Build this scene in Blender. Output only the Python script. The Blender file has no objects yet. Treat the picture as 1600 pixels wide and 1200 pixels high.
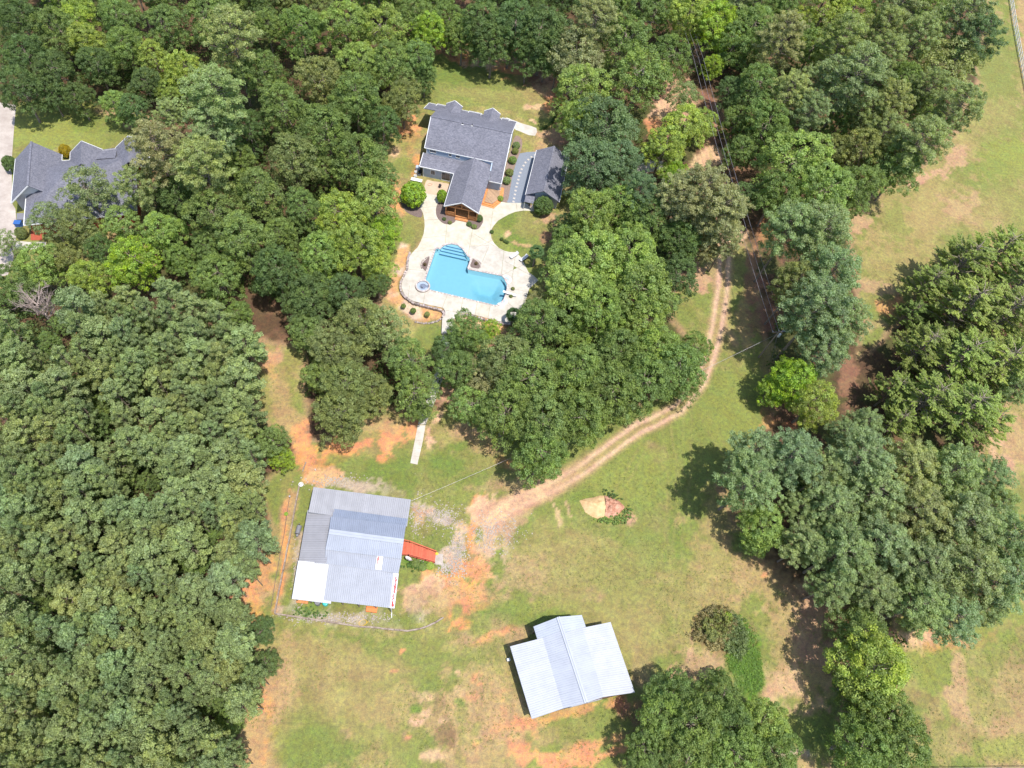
import bpy, bmesh, math, random
import numpy as np
from mathutils import Vector, Matrix, Quaternion
from mathutils.geometry import delaunay_2d_cdt

random.seed(7)
RNG = np.random.default_rng(7)
R = math.radians
C = bpy.context.scene.collection
SC = bpy.context.scene

# ------------------------------------------------------------------ camera
H = 108.0                                   # height of the drone over the ground
NADX, NADY, FPX = 665.0, 1210.0, 1100.0     # where straight down falls in the 1600 x 1200 frame, focal length in pixels
dn = np.array([NADX - 800, NADY - 600, FPX]); dn /= np.linalg.norm(dn)
e1 = np.array([1., 0, 0]) - dn * dn[0]; e1 /= np.linalg.norm(e1)
e2 = np.cross(e1, dn)
if e2[1] > 0: e2 = -e2
M3 = np.array([e1, e2, -dn])                # optical (x right, y down, z ahead) -> world
cam_d = bpy.data.cameras.new('camera'); cam = bpy.data.objects.new('camera', cam_d); C.objects.link(cam)
cam_d.sensor_width = 36; cam_d.lens = 36 * FPX / 1600; cam_d.clip_end = 3000; cam_d.clip_start = 1
cols = [M3 @ np.array([1, 0, 0]), M3 @ np.array([0, -1, 0]), M3 @ np.array([0, 0, -1])]
cam.matrix_world = Matrix(((cols[0][0], cols[1][0], cols[2][0], 0), (cols[0][1], cols[1][1], cols[2][1], 0),
                           (cols[0][2], cols[1][2], cols[2][2], H), (0, 0, 0, 1)))
SC.camera = cam

def pt(px, py, z=0.0):
    r = M3 @ np.array([px - 800, py - 600, FPX]); t = (H - z) / -r[2]
    return Vector((r[0] * t, r[1] * t, z))
def to_px(X, Y, Z=0.0):
    o = np.tensordot(M3.T, np.array([X, Y, np.zeros_like(X) + Z - H], float), 1)
    return 800 + FPX * o[0] / o[2], 600 + FPX * o[1] / o[2]
def mpp(px, py, z=0.0):                     # metres to the pixel, across
    return (pt(px + 1, py, z) - pt(px, py, z)).length

# ------------------------------------------------------------------ light
SHAD = R(137); ELEV = R(72.5)
sun_dir = Vector((-math.cos(SHAD) * math.cos(ELEV), -math.sin(SHAD) * math.cos(ELEV), math.sin(ELEV)))
w = bpy.data.worlds.new('World'); SC.world = w; w.use_nodes = True
nt = w.node_tree; bg = nt.nodes['Background']
sky = nt.nodes.new('ShaderNodeTexSky'); sky.sky_type = 'NISHITA'; sky.sun_disc = False
sky.sun_elevation = ELEV; sky.sun_rotation = math.atan2(sun_dir.x, sun_dir.y)
nt.links.new(sky.outputs[0], bg.inputs[0]); bg.inputs[1].default_value = 0.15
sd = bpy.data.lights.new('sun', 'SUN'); sd.energy = 3.7; sd.angle = R(0.5); sd.color = (1.0, 0.955, 0.89)
so = bpy.data.objects.new('sun', sd); C.objects.link(so); so.rotation_euler = sun_dir.to_track_quat('Z', 'Y').to_euler()
so.location = (0, 0, 150)
SC.view_settings.view_transform = 'Standard'; SC.view_settings.look = 'None'
SC.view_settings.gamma = 1; SC.view_settings.exposure = 0.88; SC.view_settings.use_curve_mapping = False

# ------------------------------------------------------------------ noise
def vnoise(x, y, seed=0):
    xi = np.floor(x).astype(np.int64); yi = np.floor(y).astype(np.int64); xf = x - xi; yf = y - yi
    def h(a, b):
        n = (a * 374761393 + b * 668265263 + seed * 974634777) & 0xffffffff
        n = ((n ^ (n >> 13)) * 1274126177) & 0xffffffff
        return ((n ^ (n >> 16)) & 0xffff) / 65535.0
    u = xf * xf * (3 - 2 * xf); v = yf * yf * (3 - 2 * yf)
    return (h(xi, yi) * (1 - u) + h(xi + 1, yi) * u) * (1 - v) + (h(xi, yi + 1) * (1 - u) + h(xi + 1, yi + 1) * u) * v
def fbm(x, y, s, seed=0, o=4):
    a = 0; t = 0; k = 1.0
    for i in range(o):
        a = a + k * vnoise(x / s + 17 * i, y / s - 31 * i, seed + i); t += k; k *= .55; s *= .5
    return a / t
def sstep(a, b, x):
    t = np.clip((x - a) / (b - a), 0, 1); return t * t * (3 - 2 * t)

def in_poly(X, Y, poly):
    ins = np.zeros(X.shape, bool); n = len(poly)
    for i in range(n):
        x1, y1 = poly[i]; x2, y2 = poly[(i + 1) % n]
        if y1 == y2: continue
        c = ((y1 > Y) != (y2 > Y)) & (X < (x2 - x1) * (Y - y1) / (y2 - y1) + x1); ins ^= c
    return ins
def seg_dist(X, Y, pts, closed=False):
    d = np.full(X.shape, 1e9); n = len(pts)
    for i in range(n if closed else n - 1):
        x1, y1 = pts[i]; x2, y2 = pts[(i + 1) % n]; dx, dy = x2 - x1, y2 - y1
        t = np.clip(((X - x1) * dx + (Y - y1) * dy) / (dx * dx + dy * dy + 1e-9), 0, 1)
        d = np.minimum(d, np.hypot(X - x1 - t * dx, Y - y1 - t * dy))
    return d
def sdf(X, Y, poly):                         # > 0 inside
    d = seg_dist(X, Y, poly, True); return np.where(in_poly(X, Y, poly), d, -d)

# ------------------------------------------------------------------ materials
def mat(name): 
    m = bpy.data.materials.new(name); m.use_nodes = True
    b = m.node_tree.nodes['Principled BSDF']; return m, m.node_tree, b
def N(nt, t, **kw):
    n = nt.nodes.new(t)
    for k, v in kw.items(): setattr(n, k, v)
    return n
def noise(nt, scale, detail=4, rough=.6, obj=False):
    tc = N(nt, 'ShaderNodeTexCoord'); n = N(nt, 'ShaderNodeTexNoise'); n.inputs['Scale'].default_value = scale
    n.inputs['Detail'].default_value = detail; n.inputs['Roughness'].default_value = rough
    nt.links.new(tc.outputs['Object'], n.inputs['Vector']); return n
def ramp(nt, src, a, b, lo, hi):
    r = N(nt, 'ShaderNodeMapRange'); r.inputs[1].default_value = a; r.inputs[2].default_value = b
    r.inputs[3].default_value = lo; r.inputs[4].default_value = hi; nt.links.new(src, r.inputs[0]); return r.outputs[0]
def mul(nt, col, val):
    m = N(nt, 'ShaderNodeVectorMath', operation='SCALE'); nt.links.new(col, m.inputs[0]) ; nt.links.new(val, m.inputs['Scale']); return m.outputs[0]
def bump(nt, b, src, strength=.4, dist=.05):
    n = N(nt, 'ShaderNodeBump'); n.inputs['Strength'].default_value = strength; n.inputs['Distance'].default_value = dist
    nt.links.new(src, n.inputs['Height']); nt.links.new(n.outputs[0], b.inputs['Normal'])
def simple(name, col, rough=.7, var=.18, scale=3., bstr=.25, metal=0., col2=None, spec=.3, objcol=False, fine=0.):
    m, t, b = mat(name); n = noise(t, scale, 6, .65)
    if col2 is not None:
        mx = N(t, 'ShaderNodeMix', data_type='RGBA'); mx.inputs[6].default_value = (*col, 1); mx.inputs[7].default_value = (*col2, 1)
        t.links.new(ramp(t, n.outputs[0], .35, .65, 0, 1), mx.inputs[0]); base = mx.outputs[2]
    else:
        rgb = N(t, 'ShaderNodeRGB'); rgb.outputs[0].default_value = (*col, 1); base = rgb.outputs[0]
    out = mul(t, base, ramp(t, n.outputs[0], .25, .75, 1 - var, 1 + var))
    if fine:
        n2 = noise(t, 9., 3, .7); out = mul(t, out, ramp(t, n2.outputs[0], .3, .7, 1 - fine, 1 + fine))
    if objcol:
        oi = N(t, 'ShaderNodeObjectInfo'); v = N(t, 'ShaderNodeVectorMath', operation='MULTIPLY')
        t.links.new(out, v.inputs[0]); t.links.new(oi.outputs['Color'], v.inputs[1]); out = v.outputs[0]
    t.links.new(out, b.inputs['Base Color']); b.inputs['Roughness'].default_value = rough; b.inputs['Metallic'].default_value = metal
    b.inputs['Specular IOR Level'].default_value = spec
    if bstr: bump(t, b, n.outputs[0], bstr, .03)
    return m

def ground_material():
    m, t, b = mat('ground'); at = N(t, 'ShaderNodeAttribute', attribute_name='tint')
    n1 = noise(t, .35, 6, .78); n2 = noise(t, 1.7, 6, .8); n3 = noise(t, 9., 3, .7); n4 = noise(t, .09, 3, .6)
    o = mul(t, at.outputs['Color'], ramp(t, n1.outputs[0], .3, .7, .86, 1.13))
    o = mul(t, o, ramp(t, n2.outputs[0], .32, .68, .66, 1.34))
    o = mul(t, o, ramp(t, n3.outputs[0], .3, .7, .74, 1.26))
    # small hue drift between straw and green, stronger on rough ground
    hs = N(t, 'ShaderNodeHueSaturation'); t.links.new(o, hs.inputs['Color'])
    t.links.new(ramp(t, n1.outputs[0], .3, .7, .475, .525), hs.inputs['Hue']); t.links.new(ramp(t, n2.outputs[0], .3, .7, .85, 1.12), hs.inputs['Saturation'])
    t.links.new(hs.outputs[0], b.inputs['Base Color']); b.inputs['Roughness'].default_value = .95; b.inputs['Specular IOR Level'].default_value = .1
    ad = N(t, 'ShaderNodeMath', operation='ADD'); t.links.new(n2.outputs[0], ad.inputs[0]); t.links.new(n3.outputs[0], ad.inputs[1])
    bump(t, b, ad.outputs[0], .7, .12); return m

def leaf_material():
    m, t, b = mat('foliage'); oi = N(t, 'ShaderNodeObjectInfo'); at = N(t, 'ShaderNodeAttribute', attribute_name='leaf')
    sep = N(t, 'ShaderNodeSeparateColor'); t.links.new(at.outputs['Color'], sep.inputs[0])
    o = mul(t, oi.outputs['Color'], ramp(t, sep.outputs[0], 0, 1, .62, 1.5))
    hs = N(t, 'ShaderNodeHueSaturation'); t.links.new(o, hs.inputs['Color'])
    t.links.new(ramp(t, sep.outputs[1], 0, 1, .484, .515), hs.inputs['Hue']); t.links.new(ramp(t, sep.outputs[1], 0, 1, 1.12, .85), hs.inputs['Saturation'])
    t.links.new(hs.outputs[0], b.inputs['Base Color']); b.inputs['Roughness'].default_value = .6; b.inputs['Specular IOR Level'].default_value = .25
    tr = N(t, 'ShaderNodeBsdfTranslucent'); mx = N(t, 'ShaderNodeMixShader'); mx.inputs[0].default_value = .42
    tv = N(t, 'ShaderNodeVectorMath', operation='MULTIPLY'); tv.inputs[1].default_value = (1.7, 1.75, .8); t.links.new(hs.outputs[0], tv.inputs[0])
    t.links.new(tv.outputs[0], tr.inputs[0]); t.links.new(b.outputs[0], mx.inputs[1]); t.links.new(tr.outputs[0], mx.inputs[2])
    t.links.new(mx.outputs[0], t.nodes['Material Output'].inputs[0]); return m

def shingle_material():
    m, t, b = mat('asphalt_shingle'); n = noise(t, 3.2, 6, .8); n2 = noise(t, .5, 3, .5)
    v = N(t, 'ShaderNodeTexVoronoi'); v.inputs['Scale'].default_value = 3.4; tc = N(t, 'ShaderNodeTexCoord')
    mp = N(t, 'ShaderNodeMapping'); mp.inputs['Rotation'].default_value = (0, 0, R(11)); mp.inputs['Scale'].default_value = (1, 2.0, 2.0)
    t.links.new(tc.outputs['Object'], mp.inputs[0]); t.links.new(mp.outputs[0], v.inputs['Vector'])
    mx = N(t, 'ShaderNodeMix', data_type='RGBA'); mx.inputs[6].default_value = (.075, .077, .097, 1); mx.inputs[7].default_value = (.20, .198, .228, 1)
    s = N(t, 'ShaderNodeSeparateColor'); t.links.new(v.outputs['Color'], s.inputs[0])
    ad = N(t, 'ShaderNodeMath', operation='MULTIPLY_ADD'); t.links.new(s.outputs[0], ad.inputs[0]); ad.inputs[1].default_value = .5
    t.links.new(ramp(t, n.outputs[0], .3, .7, 0, .5), ad.inputs[2]); t.links.new(ad.outputs[0], mx.inputs[0])
    o = mul(t, mx.outputs[2], ramp(t, n2.outputs[0], .3, .7, .92, 1.08))
    t.links.new(o, b.inputs['Base Color']); b.inputs['Roughness'].default_value = .92; b.inputs['Specular IOR Level'].default_value = .15
    bump(t, b, n.outputs[0], .4, .03); return m

MT = {}
MT['ground'] = ground_material(); MT['leaf'] = leaf_material(); MT['shingle'] = shingle_material()
MT['bark'] = simple('bark', (.16, .12, .09), .9, .3, 4, .5, col2=(.26, .22, .18))
MT['deadwood'] = simple('dead_wood', (.34, .27, .24), .9, .25, 4, .3)
MT['concrete'] = simple('concrete', (.385, .35, .305), .85, .13, .8, .08, col2=(.43, .40, .36), fine=.05, objcol=True)
MT['old_concrete'] = simple('weathered_concrete', (.32, .27, .235), .9, .14, .5, .1, col2=(.37, .325, .285), fine=.08)
MT['joint'] = simple('joint_fill', (.30, .25, .20), .95, .1)
MT['stone'] = simple('ledge_stone', (.25, .215, .21), .9, .35, 2.5, .5, col2=(.35, .30, .27), fine=.2, objcol=True)
MT['metal'] = simple('galvanised_roofing', (.325, .338, .372), .5, .10, .6, .0, metal=.0, spec=.3, objcol=True)
MT['metal_trim'] = simple('metal_trim', (.38, .40, .44), .5, .05, 1, 0, metal=0.)
MT['dark'] = simple('dark_paint', (.035, .032, .035), .7, .2)
MT['rust'] = simple('brown_steel_wall', (.085, .05, .04), .7, .3, 1.5, .1)
MT['white'] = simple('white_trim', (.62, .62, .61), .6, .04, 2, 0)
MT['siding'] = simple('pale_blue_siding', (.33, .39, .47), .75, .05, 1.5, .05)
MT['siding_w'] = simple('white_siding', (.46, .46, .47), .75, .05, 1.5, .05)
MT['glass'] = simple('window_glass', (.05, .06, .075), .15, .1, 1, 0, spec=.8)
MT['shutter'] = simple('shutter', (.16, .17, .20), .6, .1)
MT['cedar'] = simple('stained_cedar', (.40, .16, .055), .7, .2, 3, .2, col2=(.46, .22, .09), objcol=True)
MT['cedar_shaded'] = simple('cedar_in_shade', (.20, .08, .035), .75, .2, 3, .1)  # cedar darkened to paint in the shade inside the porch
MT['deckwood'] = simple('weathered_deck', (.36, .24, .15), .8, .2, 3, .2, objcol=True)
MT['redwood'] = simple('red_stain', (.44, .095, .05), .7, .16, 2, .1, objcol=True)
MT['brick'] = simple('red_brick', (.30, .07, .04), .85, .2, 5, .2)
MT['timber'] = simple('grey_landscape_timber', (.19, .14, .11), .9, .3, 2, .3, col2=(.27, .22, .18), fine=.15)
MT['mulch'] = simple('dark_mulch', (.135, .10, .09), .95, .35, 5, .5, fine=.2)
MT['mulch2'] = simple('brown_mulch', (.20, .145, .12), .95, .3, 4, .5, fine=.2)
MT['gravel_blue'] = simple('blue_grey_gravel', (.17, .19, .225), .9, .12, 4, .3, fine=.12)
MT['sand'] = simple('sand', (.52, .33, .16), .95, .14, .8, .3, col2=(.55, .40, .22), fine=.08)
MT['redclay'] = simple('red_clay_lumps', (.36, .16, .10), .95, .25, 1.6, .6, col2=(.45, .26, .18), fine=.2)
MT['plaster'] = simple('pool_liner', (.175, .345, .395), .6, .04, 1.5, 0)
MT['coping'] = simple('coping_stone', (.33, .27, .26), .85, .3, 2.2, .2, col2=(.44, .40, .37), fine=.15)
MT['red'] = simple('red_paint', (.42, .045, .04), .6, .3, 2, .1)
MT['orange'] = simple('orange_plastic', (.62, .17, .05), .5, .1)
MT['spa_shell'] = simple('spa_shell', (.20, .21, .26), .5, .1)
MT['teal'] = simple('teal_plastic', (.03, .38, .36), .4, .05, spec=.5)
MT['yellow'] = simple('yellow_plastic', (.75, .45, .03), .5, .1)
MT['blue'] = simple('blue_plastic', (.03, .10, .30), .5, .1)
MT['grey'] = simple('grey_plastic', (.16, .16, .18), .6, .15)
MT['tan'] = simple('tan_patio', (.42, .31, .22), .9, .12, .8, .1, fine=.07)
MT['lightmetal'] = simple('transformer_grey', (.45, .48, .52), .45, .1, 2, 0, metal=.3)
MT['wire'] = simple('wire', (.30, .28, .30), .5, .05, 1, 0, metal=.5)
MT['polewood'] = simple('pole_wood', (.24, .19, .15), .9, .2)

def water_material(a, col, dens):
    m = bpy.data.materials.new(a); m.use_nodes = True; t = m.node_tree; t.nodes.clear()
    o = N(t, 'ShaderNodeOutputMaterial'); tr = N(t, 'ShaderNodeBsdfTransparent'); tr.inputs[0].default_value = (*col, 1)
    g = N(t, 'ShaderNodeBsdfGlossy'); g.inputs['Roughness'].default_value = .06; fr = N(t, 'ShaderNodeFresnel'); fr.inputs[0].default_value = 1.33
    n = noise(t, 2.2, 2, .5); bm = N(t, 'ShaderNodeBump'); bm.inputs['Strength'].default_value = .25; bm.inputs['Distance'].default_value = .05
    t.links.new(n.outputs[0], bm.inputs['Height']); t.links.new(bm.outputs[0], g.inputs['Normal']); t.links.new(bm.outputs[0], fr.inputs['Normal'])
    mx = N(t, 'ShaderNodeMixShader'); t.links.new(fr.outputs[0], mx.inputs[0]); t.links.new(tr.outputs[0], mx.inputs[1]); t.links.new(g.outputs[0], mx.inputs[2])
    t.links.new(mx.outputs[0], o.inputs[0])
    if dens:
        v = N(t, 'ShaderNodeVolumeAbsorption'); v.inputs[0].default_value = (.25, .78, .92, 1); v.inputs[1].default_value = dens; t.links.new(v.outputs[0], o.inputs[1])
    return m
MT['water'] = water_material('pool_water', (.93, .97, 1), .10)
MT['spa_water'] = water_material('spa_water', (.85, .9, .95), 0)

# ------------------------------------------------------------------ mesh building
class MB:
    def __init__(s): s.v = []; s.f = []
    def poly(s, pts):
        i = len(s.v); s.v += [tuple(p) for p in pts]; s.f.append(list(range(i, i + len(pts))))
    def prism(s, pts, z0, z1):                       # pts 2D/3D outline
        n = len(pts); i = len(s.v)
        a = sum(pts[k][0] * pts[(k + 1) % n][1] - pts[(k + 1) % n][0] * pts[k][1] for k in range(n))
        if a < 0: pts = pts[::-1]
        s.v += [(p[0], p[1], z0) for p in pts] + [(p[0], p[1], z1) for p in pts]
        s.f.append(list(range(i + n - 1, i - 1, -1))); s.f.append(list(range(i + n, i + 2 * n)))
        for k in range(n): s.f.append([i + k, i + (k + 1) % n, i + n + (k + 1) % n, i + n + k])
    def slab(s, pts, th):                            # planar 3D outline (top), thickness downwards
        n = len(pts); i = len(s.v)
        a = sum(pts[k][0] * pts[(k + 1) % n][1] - pts[(k + 1) % n][0] * pts[k][1] for k in range(n))
        if a < 0: pts = pts[::-1]
        s.v += [(p[0], p[1], p[2] - th) for p in pts] + [tuple(p) for p in pts]
        s.f.append(list(range(i + n - 1, i - 1, -1))); s.f.append(list(range(i + n, i + 2 * n)))
        for k in range(n): s.f.append([i + k, i + (k + 1) % n, i + n + (k + 1) % n, i + n + k])
    def beam(s, a, b, wd, ht, top=False):            # box beam from a to b
        a = Vector(a); b = Vector(b); d = (b - a)
        if d.length < 1e-6: return
        d.normalize(); side = d.cross(Vector((0, 0, 1)))
        if side.length < 1e-3: side = Vector((1, 0, 0))
        side.normalize(); up = side.cross(d).normalized()
        i = len(s.v)
        for p in (a, b):
            for u, v in ((-1, -1), (1, -1), (1, 1), (-1, 1)): s.v.append(tuple(p + side * u * wd / 2 + up * (v * ht / 2)))
        s.f += [[i, i + 1, i + 2, i + 3], [i + 7, i + 6, i + 5, i + 4]] + [[i + (k + 1) % 4, i + k, i + 4 + k, i + 4 + (k + 1) % 4] for k in range(4)]
    def box(s, c, sx, sy, sz, rz=0.):                # c at the base centre
        ca, sa = math.cos(rz), math.sin(rz)
        q = [(c[0] + x * ca - y * sa, c[1] + x * sa + y * ca) for x, y in ((-sx / 2, -sy / 2), (sx / 2, -sy / 2), (sx / 2, sy / 2), (-sx / 2, sy / 2))]
        s.prism(q, c[2], c[2] + sz)
    def tube(s, pts, rad, n=6, cap=True):
        pts = [Vector(p) for p in pts]; rads = rad if isinstance(rad, (list, tuple)) else [rad] * len(pts); i = len(s.v)
        for k, p in enumerate(pts):
            d = (pts[min(k + 1, len(pts) - 1)] - pts[max(k - 1, 0)]).normalized()
            u = d.orthogonal().normalized() if abs(d.z) > .99 else d.cross(Vector((0, 0, 1))).normalized(); v = d.cross(u)
            for j in range(n):
                a = 2 * math.pi * j / n; s.v.append(tuple(p + (u * math.cos(a) + v * math.sin(a)) * rads[k]))
        for k in range(len(pts) - 1):
            for j in range(n): s.f.append([i + k * n + j, i + k * n + (j + 1) % n, i + (k + 1) * n + (j + 1) % n, i + (k + 1) * n + j])
        if cap: s.f.append([i + j for j in range(n)][::-1]); s.f.append([i + (len(pts) - 1) * n + j for j in range(n)])
    def lathe(s, c, prof, n=20):
        i = len(s.v)
        for r, z in prof:
            for j in range(n):
                a = 2 * math.pi * j / n; s.v.append((c[0] + r * math.cos(a), c[1] + r * math.sin(a), c[2] + z))
        for k in range(len(prof) - 1):
            for j in range(n): s.f.append([i + k * n + j, i + k * n + (j + 1) % n, i + (k + 1) * n + (j + 1) % n, i + (k + 1) * n + j])
        s.f.append([i + (len(prof) - 1) * n + j for j in range(n)])
    def mesh(s, name, m, org=(0, 0, 0), smooth=False):
        me = bpy.data.meshes.new(name); me.from_pydata([(x - org[0], y - org[1], z - org[2]) for x, y, z in s.v], [], s.f)
        me.materials.append(m if not isinstance(m, str) else MT[m])
        bm = bmesh.new(); bm.from_mesh(me); bmesh.ops.recalc_face_normals(bm, faces=bm.faces); bm.to_mesh(me); bm.free()
        if smooth: me.shade_smooth()
        me.update(); return me
    def part(s, name, m, parent=None, label=None, smooth=False, org=None, col=None):
        if org is None:
            org = (0, 0, 0)
            if parent is not None: org = parent['_org'] if '_org' in parent else (0, 0, 0)
        me = s.mesh(name, m, org, smooth); o = bpy.data.objects.new(name, me); C.objects.link(o)
        if parent is not None: o.parent = parent; o['_org'] = list(org)
        if label: o['label'] = label
        if col: o.color = (*col, 1)
        return o
def tag(o, label, cat, group=None):
    o['label'] = label; o['category'] = cat
    if group: o['group'] = group
    return o
def root(name, label, cat, loc, group=None):
    o = bpy.data.objects.new(name, None); C.objects.link(o); o.location = loc; o['_org'] = [loc[0], loc[1], loc[2]]
    o.empty_display_size = .5
    return tag(o, label, cat, group)
def single(name, mb, m, label, cat, loc=None, group=None, smooth=False, col=None):     # one-mesh thing, origin at its base
    if loc is None:
        v = np.array(mb.v); loc = (float(v[:, 0].mean()), float(v[:, 1].mean()), float(v[:, 2].min()))
    me = mb.mesh(name, m, loc, smooth); o = bpy.data.objects.new(name, me); C.objects.link(o); o.location = loc
    if col: o.color = (*col, 1)
    return tag(o, label, cat, group)
def structure(name, mb, m, kind='structure', col=None):
    o = mb.part(name, m); o['kind'] = kind
    if col: o.color = (*col, 1)
    return o
def arc_px(pts, n=6):                                # Catmull-Rom through closed pixel list
    out = []; L = len(pts)
    for i in range(L):
        p0, p1, p2, p3 = [np.array(pts[(i + k) % L], float) for k in (-1, 0, 1, 2)]
        for j in range(n):
            t = j / n; out.append(tuple(.5 * ((2 * p1) + (-p0 + p2) * t + (2 * p0 - 5 * p1 + 4 * p2 - p3) * t * t + (-p0 + 3 * p1 - 3 * p2 + p3) * t ** 3)))
    return out

def tris_extruded(mb, V, T, z0, z1, hole_sides=True):
    cnt = {}
    for t in T:
        for k in range(len(t)):
            e = (t[k], t[(k + 1) % len(t)]); cnt[tuple(sorted(e))] = cnt.get(tuple(sorted(e)), 0) + 1
    used = sorted({i for t in T for i in t}); ix = {u: k for k, u in enumerate(used)}; b = len(mb.v); n = len(used)
    mb.v += [(V[u][0], V[u][1], z1) for u in used] + [(V[u][0], V[u][1], z0) for u in used]
    for t in T:
        mb.f.append([b + ix[i] for i in t])
        for k in range(len(t)):
            a, c = t[k], t[(k + 1) % len(t)]
            if cnt[tuple(sorted((a, c)))] == 1: mb.f.append([b + ix[c], b + ix[a], b + n + ix[a], b + n + ix[c]])

def cdt_cells(outline, holes, lines, gap):
    """Triangulate outline minus holes cut by joint lines; gives triangles per cell."""
    V = []; E = []
    def loop(p):
        i = len(V); V.extend(Vector((a[0], a[1])) for a in p); E.extend((i + k, i + (k + 1) % len(p)) for k in range(len(p)))
    loop(outline)
    for h in holes: loop(h)
    def line(a, b):
        i = len(V); V.append(Vector((a[0], a[1]))); V.append(Vector((b[0], b[1]))); E.append((i, i + 1))
    L = []
    for a, b in lines:
        a = np.array(a[:2]); b = np.array(b[:2]); d = (b - a) / np.linalg.norm(b - a); nn = np.array([-d[1], d[0]])
        a2 = a - d * .01; b2 = b + d * .01; L.append((a, d, nn, np.linalg.norm(b - a)))
        line(a2 + nn * gap, b2 + nn * gap); line(a2 - nn * gap, b2 - nn * gap)
    vs, es, fs = delaunay_2d_cdt(V, E, [], 0, 1e-5)[:3]
    vs = [(v[0], v[1]) for v in vs]
    fs = [f for f in fs]
    cen = np.array([np.mean([vs[i] for i in f], axis=0) for f in fs])
    ok = in_poly(cen[:, 0], cen[:, 1], [(p[0], p[1]) for p in outline])
    for h in holes: ok &= ~in_poly(cen[:, 0], cen[:, 1], [(p[0], p[1]) for p in h])
    for a, d, nn, ln in L:
        r = cen - a; ok &= ~((np.abs(r @ nn) < gap * .999) & (r @ d > -.011) & (r @ d < ln + .011))
    fs = [f for f, k in zip(fs, ok) if k]
    # connected components over shared edges
    par = list(range(len(fs)))
    def find(i):
        while par[i] != i: par[i] = par[par[i]]; i = par[i]
        return i
    em = {}
    for i, f in enumerate(fs):
        for k in range(3):
            e = tuple(sorted((f[k], f[(k + 1) % 3])))
            if e in em: par[find(i)] = find(em[e])
            else: em[e] = i
    comp = {}
    for i in range(len(fs)): comp.setdefault(find(i), []).append(fs[i])
    return vs, list(comp.values())

# ------------------------------------------------------------------ plans in the picture's own pixels
PZ = 0.5                                             # level of the house plot, held up by the stone wall round the pool
POOL = [(681,389),(684,388),(687.5,389.4),(690,386.5),(695,383),(705,381),(715,383),(722.5,389),(727.5,396),(730,400),(733.7,402.5),(734.5,407),(730.5,418),(731.5,421),
        (783.7,431),(788,436),(792,444),(791.8,451),(790,459),(787,467),(781,475),(774,477),(671,452.5),(665,436)]
DECK = [(664,300),(656.5,324.5),(661,333),(663,342.5),(663.5,354),(662,365),(658,376),(653,386),(646,393),(640,400),(638.5,410),(638,420),(633,430),(628.5,440),(627.5,447),(629,454),(632,460),(637,465),
        (642,469),(648,471),(670,476.5),(688,480),(693,482),(696,488),(693.5,493),(691,498),(690,521),(706,521),(708,505),(710,498),(713,492),(718,489),(727,489),(736,490.5),(780,502),(792,504),
        (802,502),(810,498),(815,494),(818,488),(821,474),(824,460),(827,451),(841,438),(834,431),(826,426),(820,414),(814,402),(806,394),(797,394),(788,392),(780,388),(772,380),(768,373),(767,366),(768,358),
        (772,352),(778,345),(786,340),(795,335),(805,331),(818,329),(834,330),(834,321),(820,318),(806,317),(791.5,317),(782,315),(768,306),(750,310),(716,305),(700,300),(690,308),(684,306),(676,303)]
PLATEAU = [(600,190),(660,140),(800,150),(900,190),(905,330),(870,400),(845,440),(828,455),(822,490),(812,501),(792,507),(736,493),(712,494),(700,500),(697,494),(697,486),(690,483),(670,479),(640,470),(625,455),(624,440),(634,420),(637,400),(640,395),(610,400),(595,300)]
LAWNS = [
 [(-80,160),(22,168),(60,176),(110,172),(235,172),(240,240),(240,420),(-80,470)],
 [(655,95),(690,72),(720,70),(760,85),(830,95),(880,110),(885,170),(862,215),(905,240),(912,310),(890,400),(850,420),(850,480),(800,520),(760,560),(600,560),(590,330),(600,200),(640,190)],
 [(395,525),(480,540),(480,690),(520,690),(560,640),(690,640),(700,560),(730,600),(800,640),(860,680),(960,640),(1100,600),(1100,560),(1050,500),(1040,460),(1075,440),(1100,380),(1165,380),(1180,440),(1200,560),(1215,640),(1170,700),(1120,760),(1170,840),(1200,900),(1270,960),(1320,1000),(1330,1600),(300,1600),(375,1140),(425,1040),(380,960),(395,880),(430,820),(410,760),(470,700),(400,640)],
 [(1545,-40),(1700,-60),(1720,330),(1600,400),(1470,440),(1410,500),(1370,540),(1335,560),(1345,500),(1330,380),(1300,345),(1400,290),(1500,200),(1530,110)],
 [(1530,700),(1560,640),(1600,600),(1760,520),(1900,1600),(1370,1600),(1400,960),(1560,930)],
]
TRACK = [(1090,175),(1108,230),(1122,285),(1130,330),(1133,370),(1132,400),(1131,430),(1127,470),(1119,520),(1108,560),(1092,598),(1060,640),(1000,668),(955,700),(915,730),(870,757),(825,778),(790,795),(765,815)]

TYRES = [[(1040,650),(1050,740),(1048,830),(1030,930),(1000,1010)],[(1075,640),(1072,740),(1060,840),(1055,950),(1075,1030)],[(1010,690),(960,780),(930,860),(900,930),(800,970),(700,1010)],[(1100,650),(1140,720),(1150,800),(1190,880),(1240,960)],[(870,790),(876,820),(884,850)],[(430,1060),(520,1040),(640,1050),(760,1010)],[(440,1140),(560,1110),(700,1100)],[(1500,1190),(1490,1080),(1510,1000)],[(1420,430),(1440,340),(1500,260),(1560,150)]]
COL = dict(lush=(.145,.21,.048), green=(.205,.24,.068), olive=(.255,.25,.085), dry=(.345,.285,.12), tan=(.43,.30,.155), clay=(.62,.30,.145), orange=(.64,.31,.125), pale=(.63,.42,.265),
           gravel=(.48,.39,.30), litter=(.115,.075,.045), redlit=(.30,.165,.105), pink=(.50,.33,.22), straw=(.60,.36,.17), grassy=(.10,.22,.03), bare=(.50,.31,.20), brown=(.22,.16,.08), bright=(.255,.285,.075))
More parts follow.
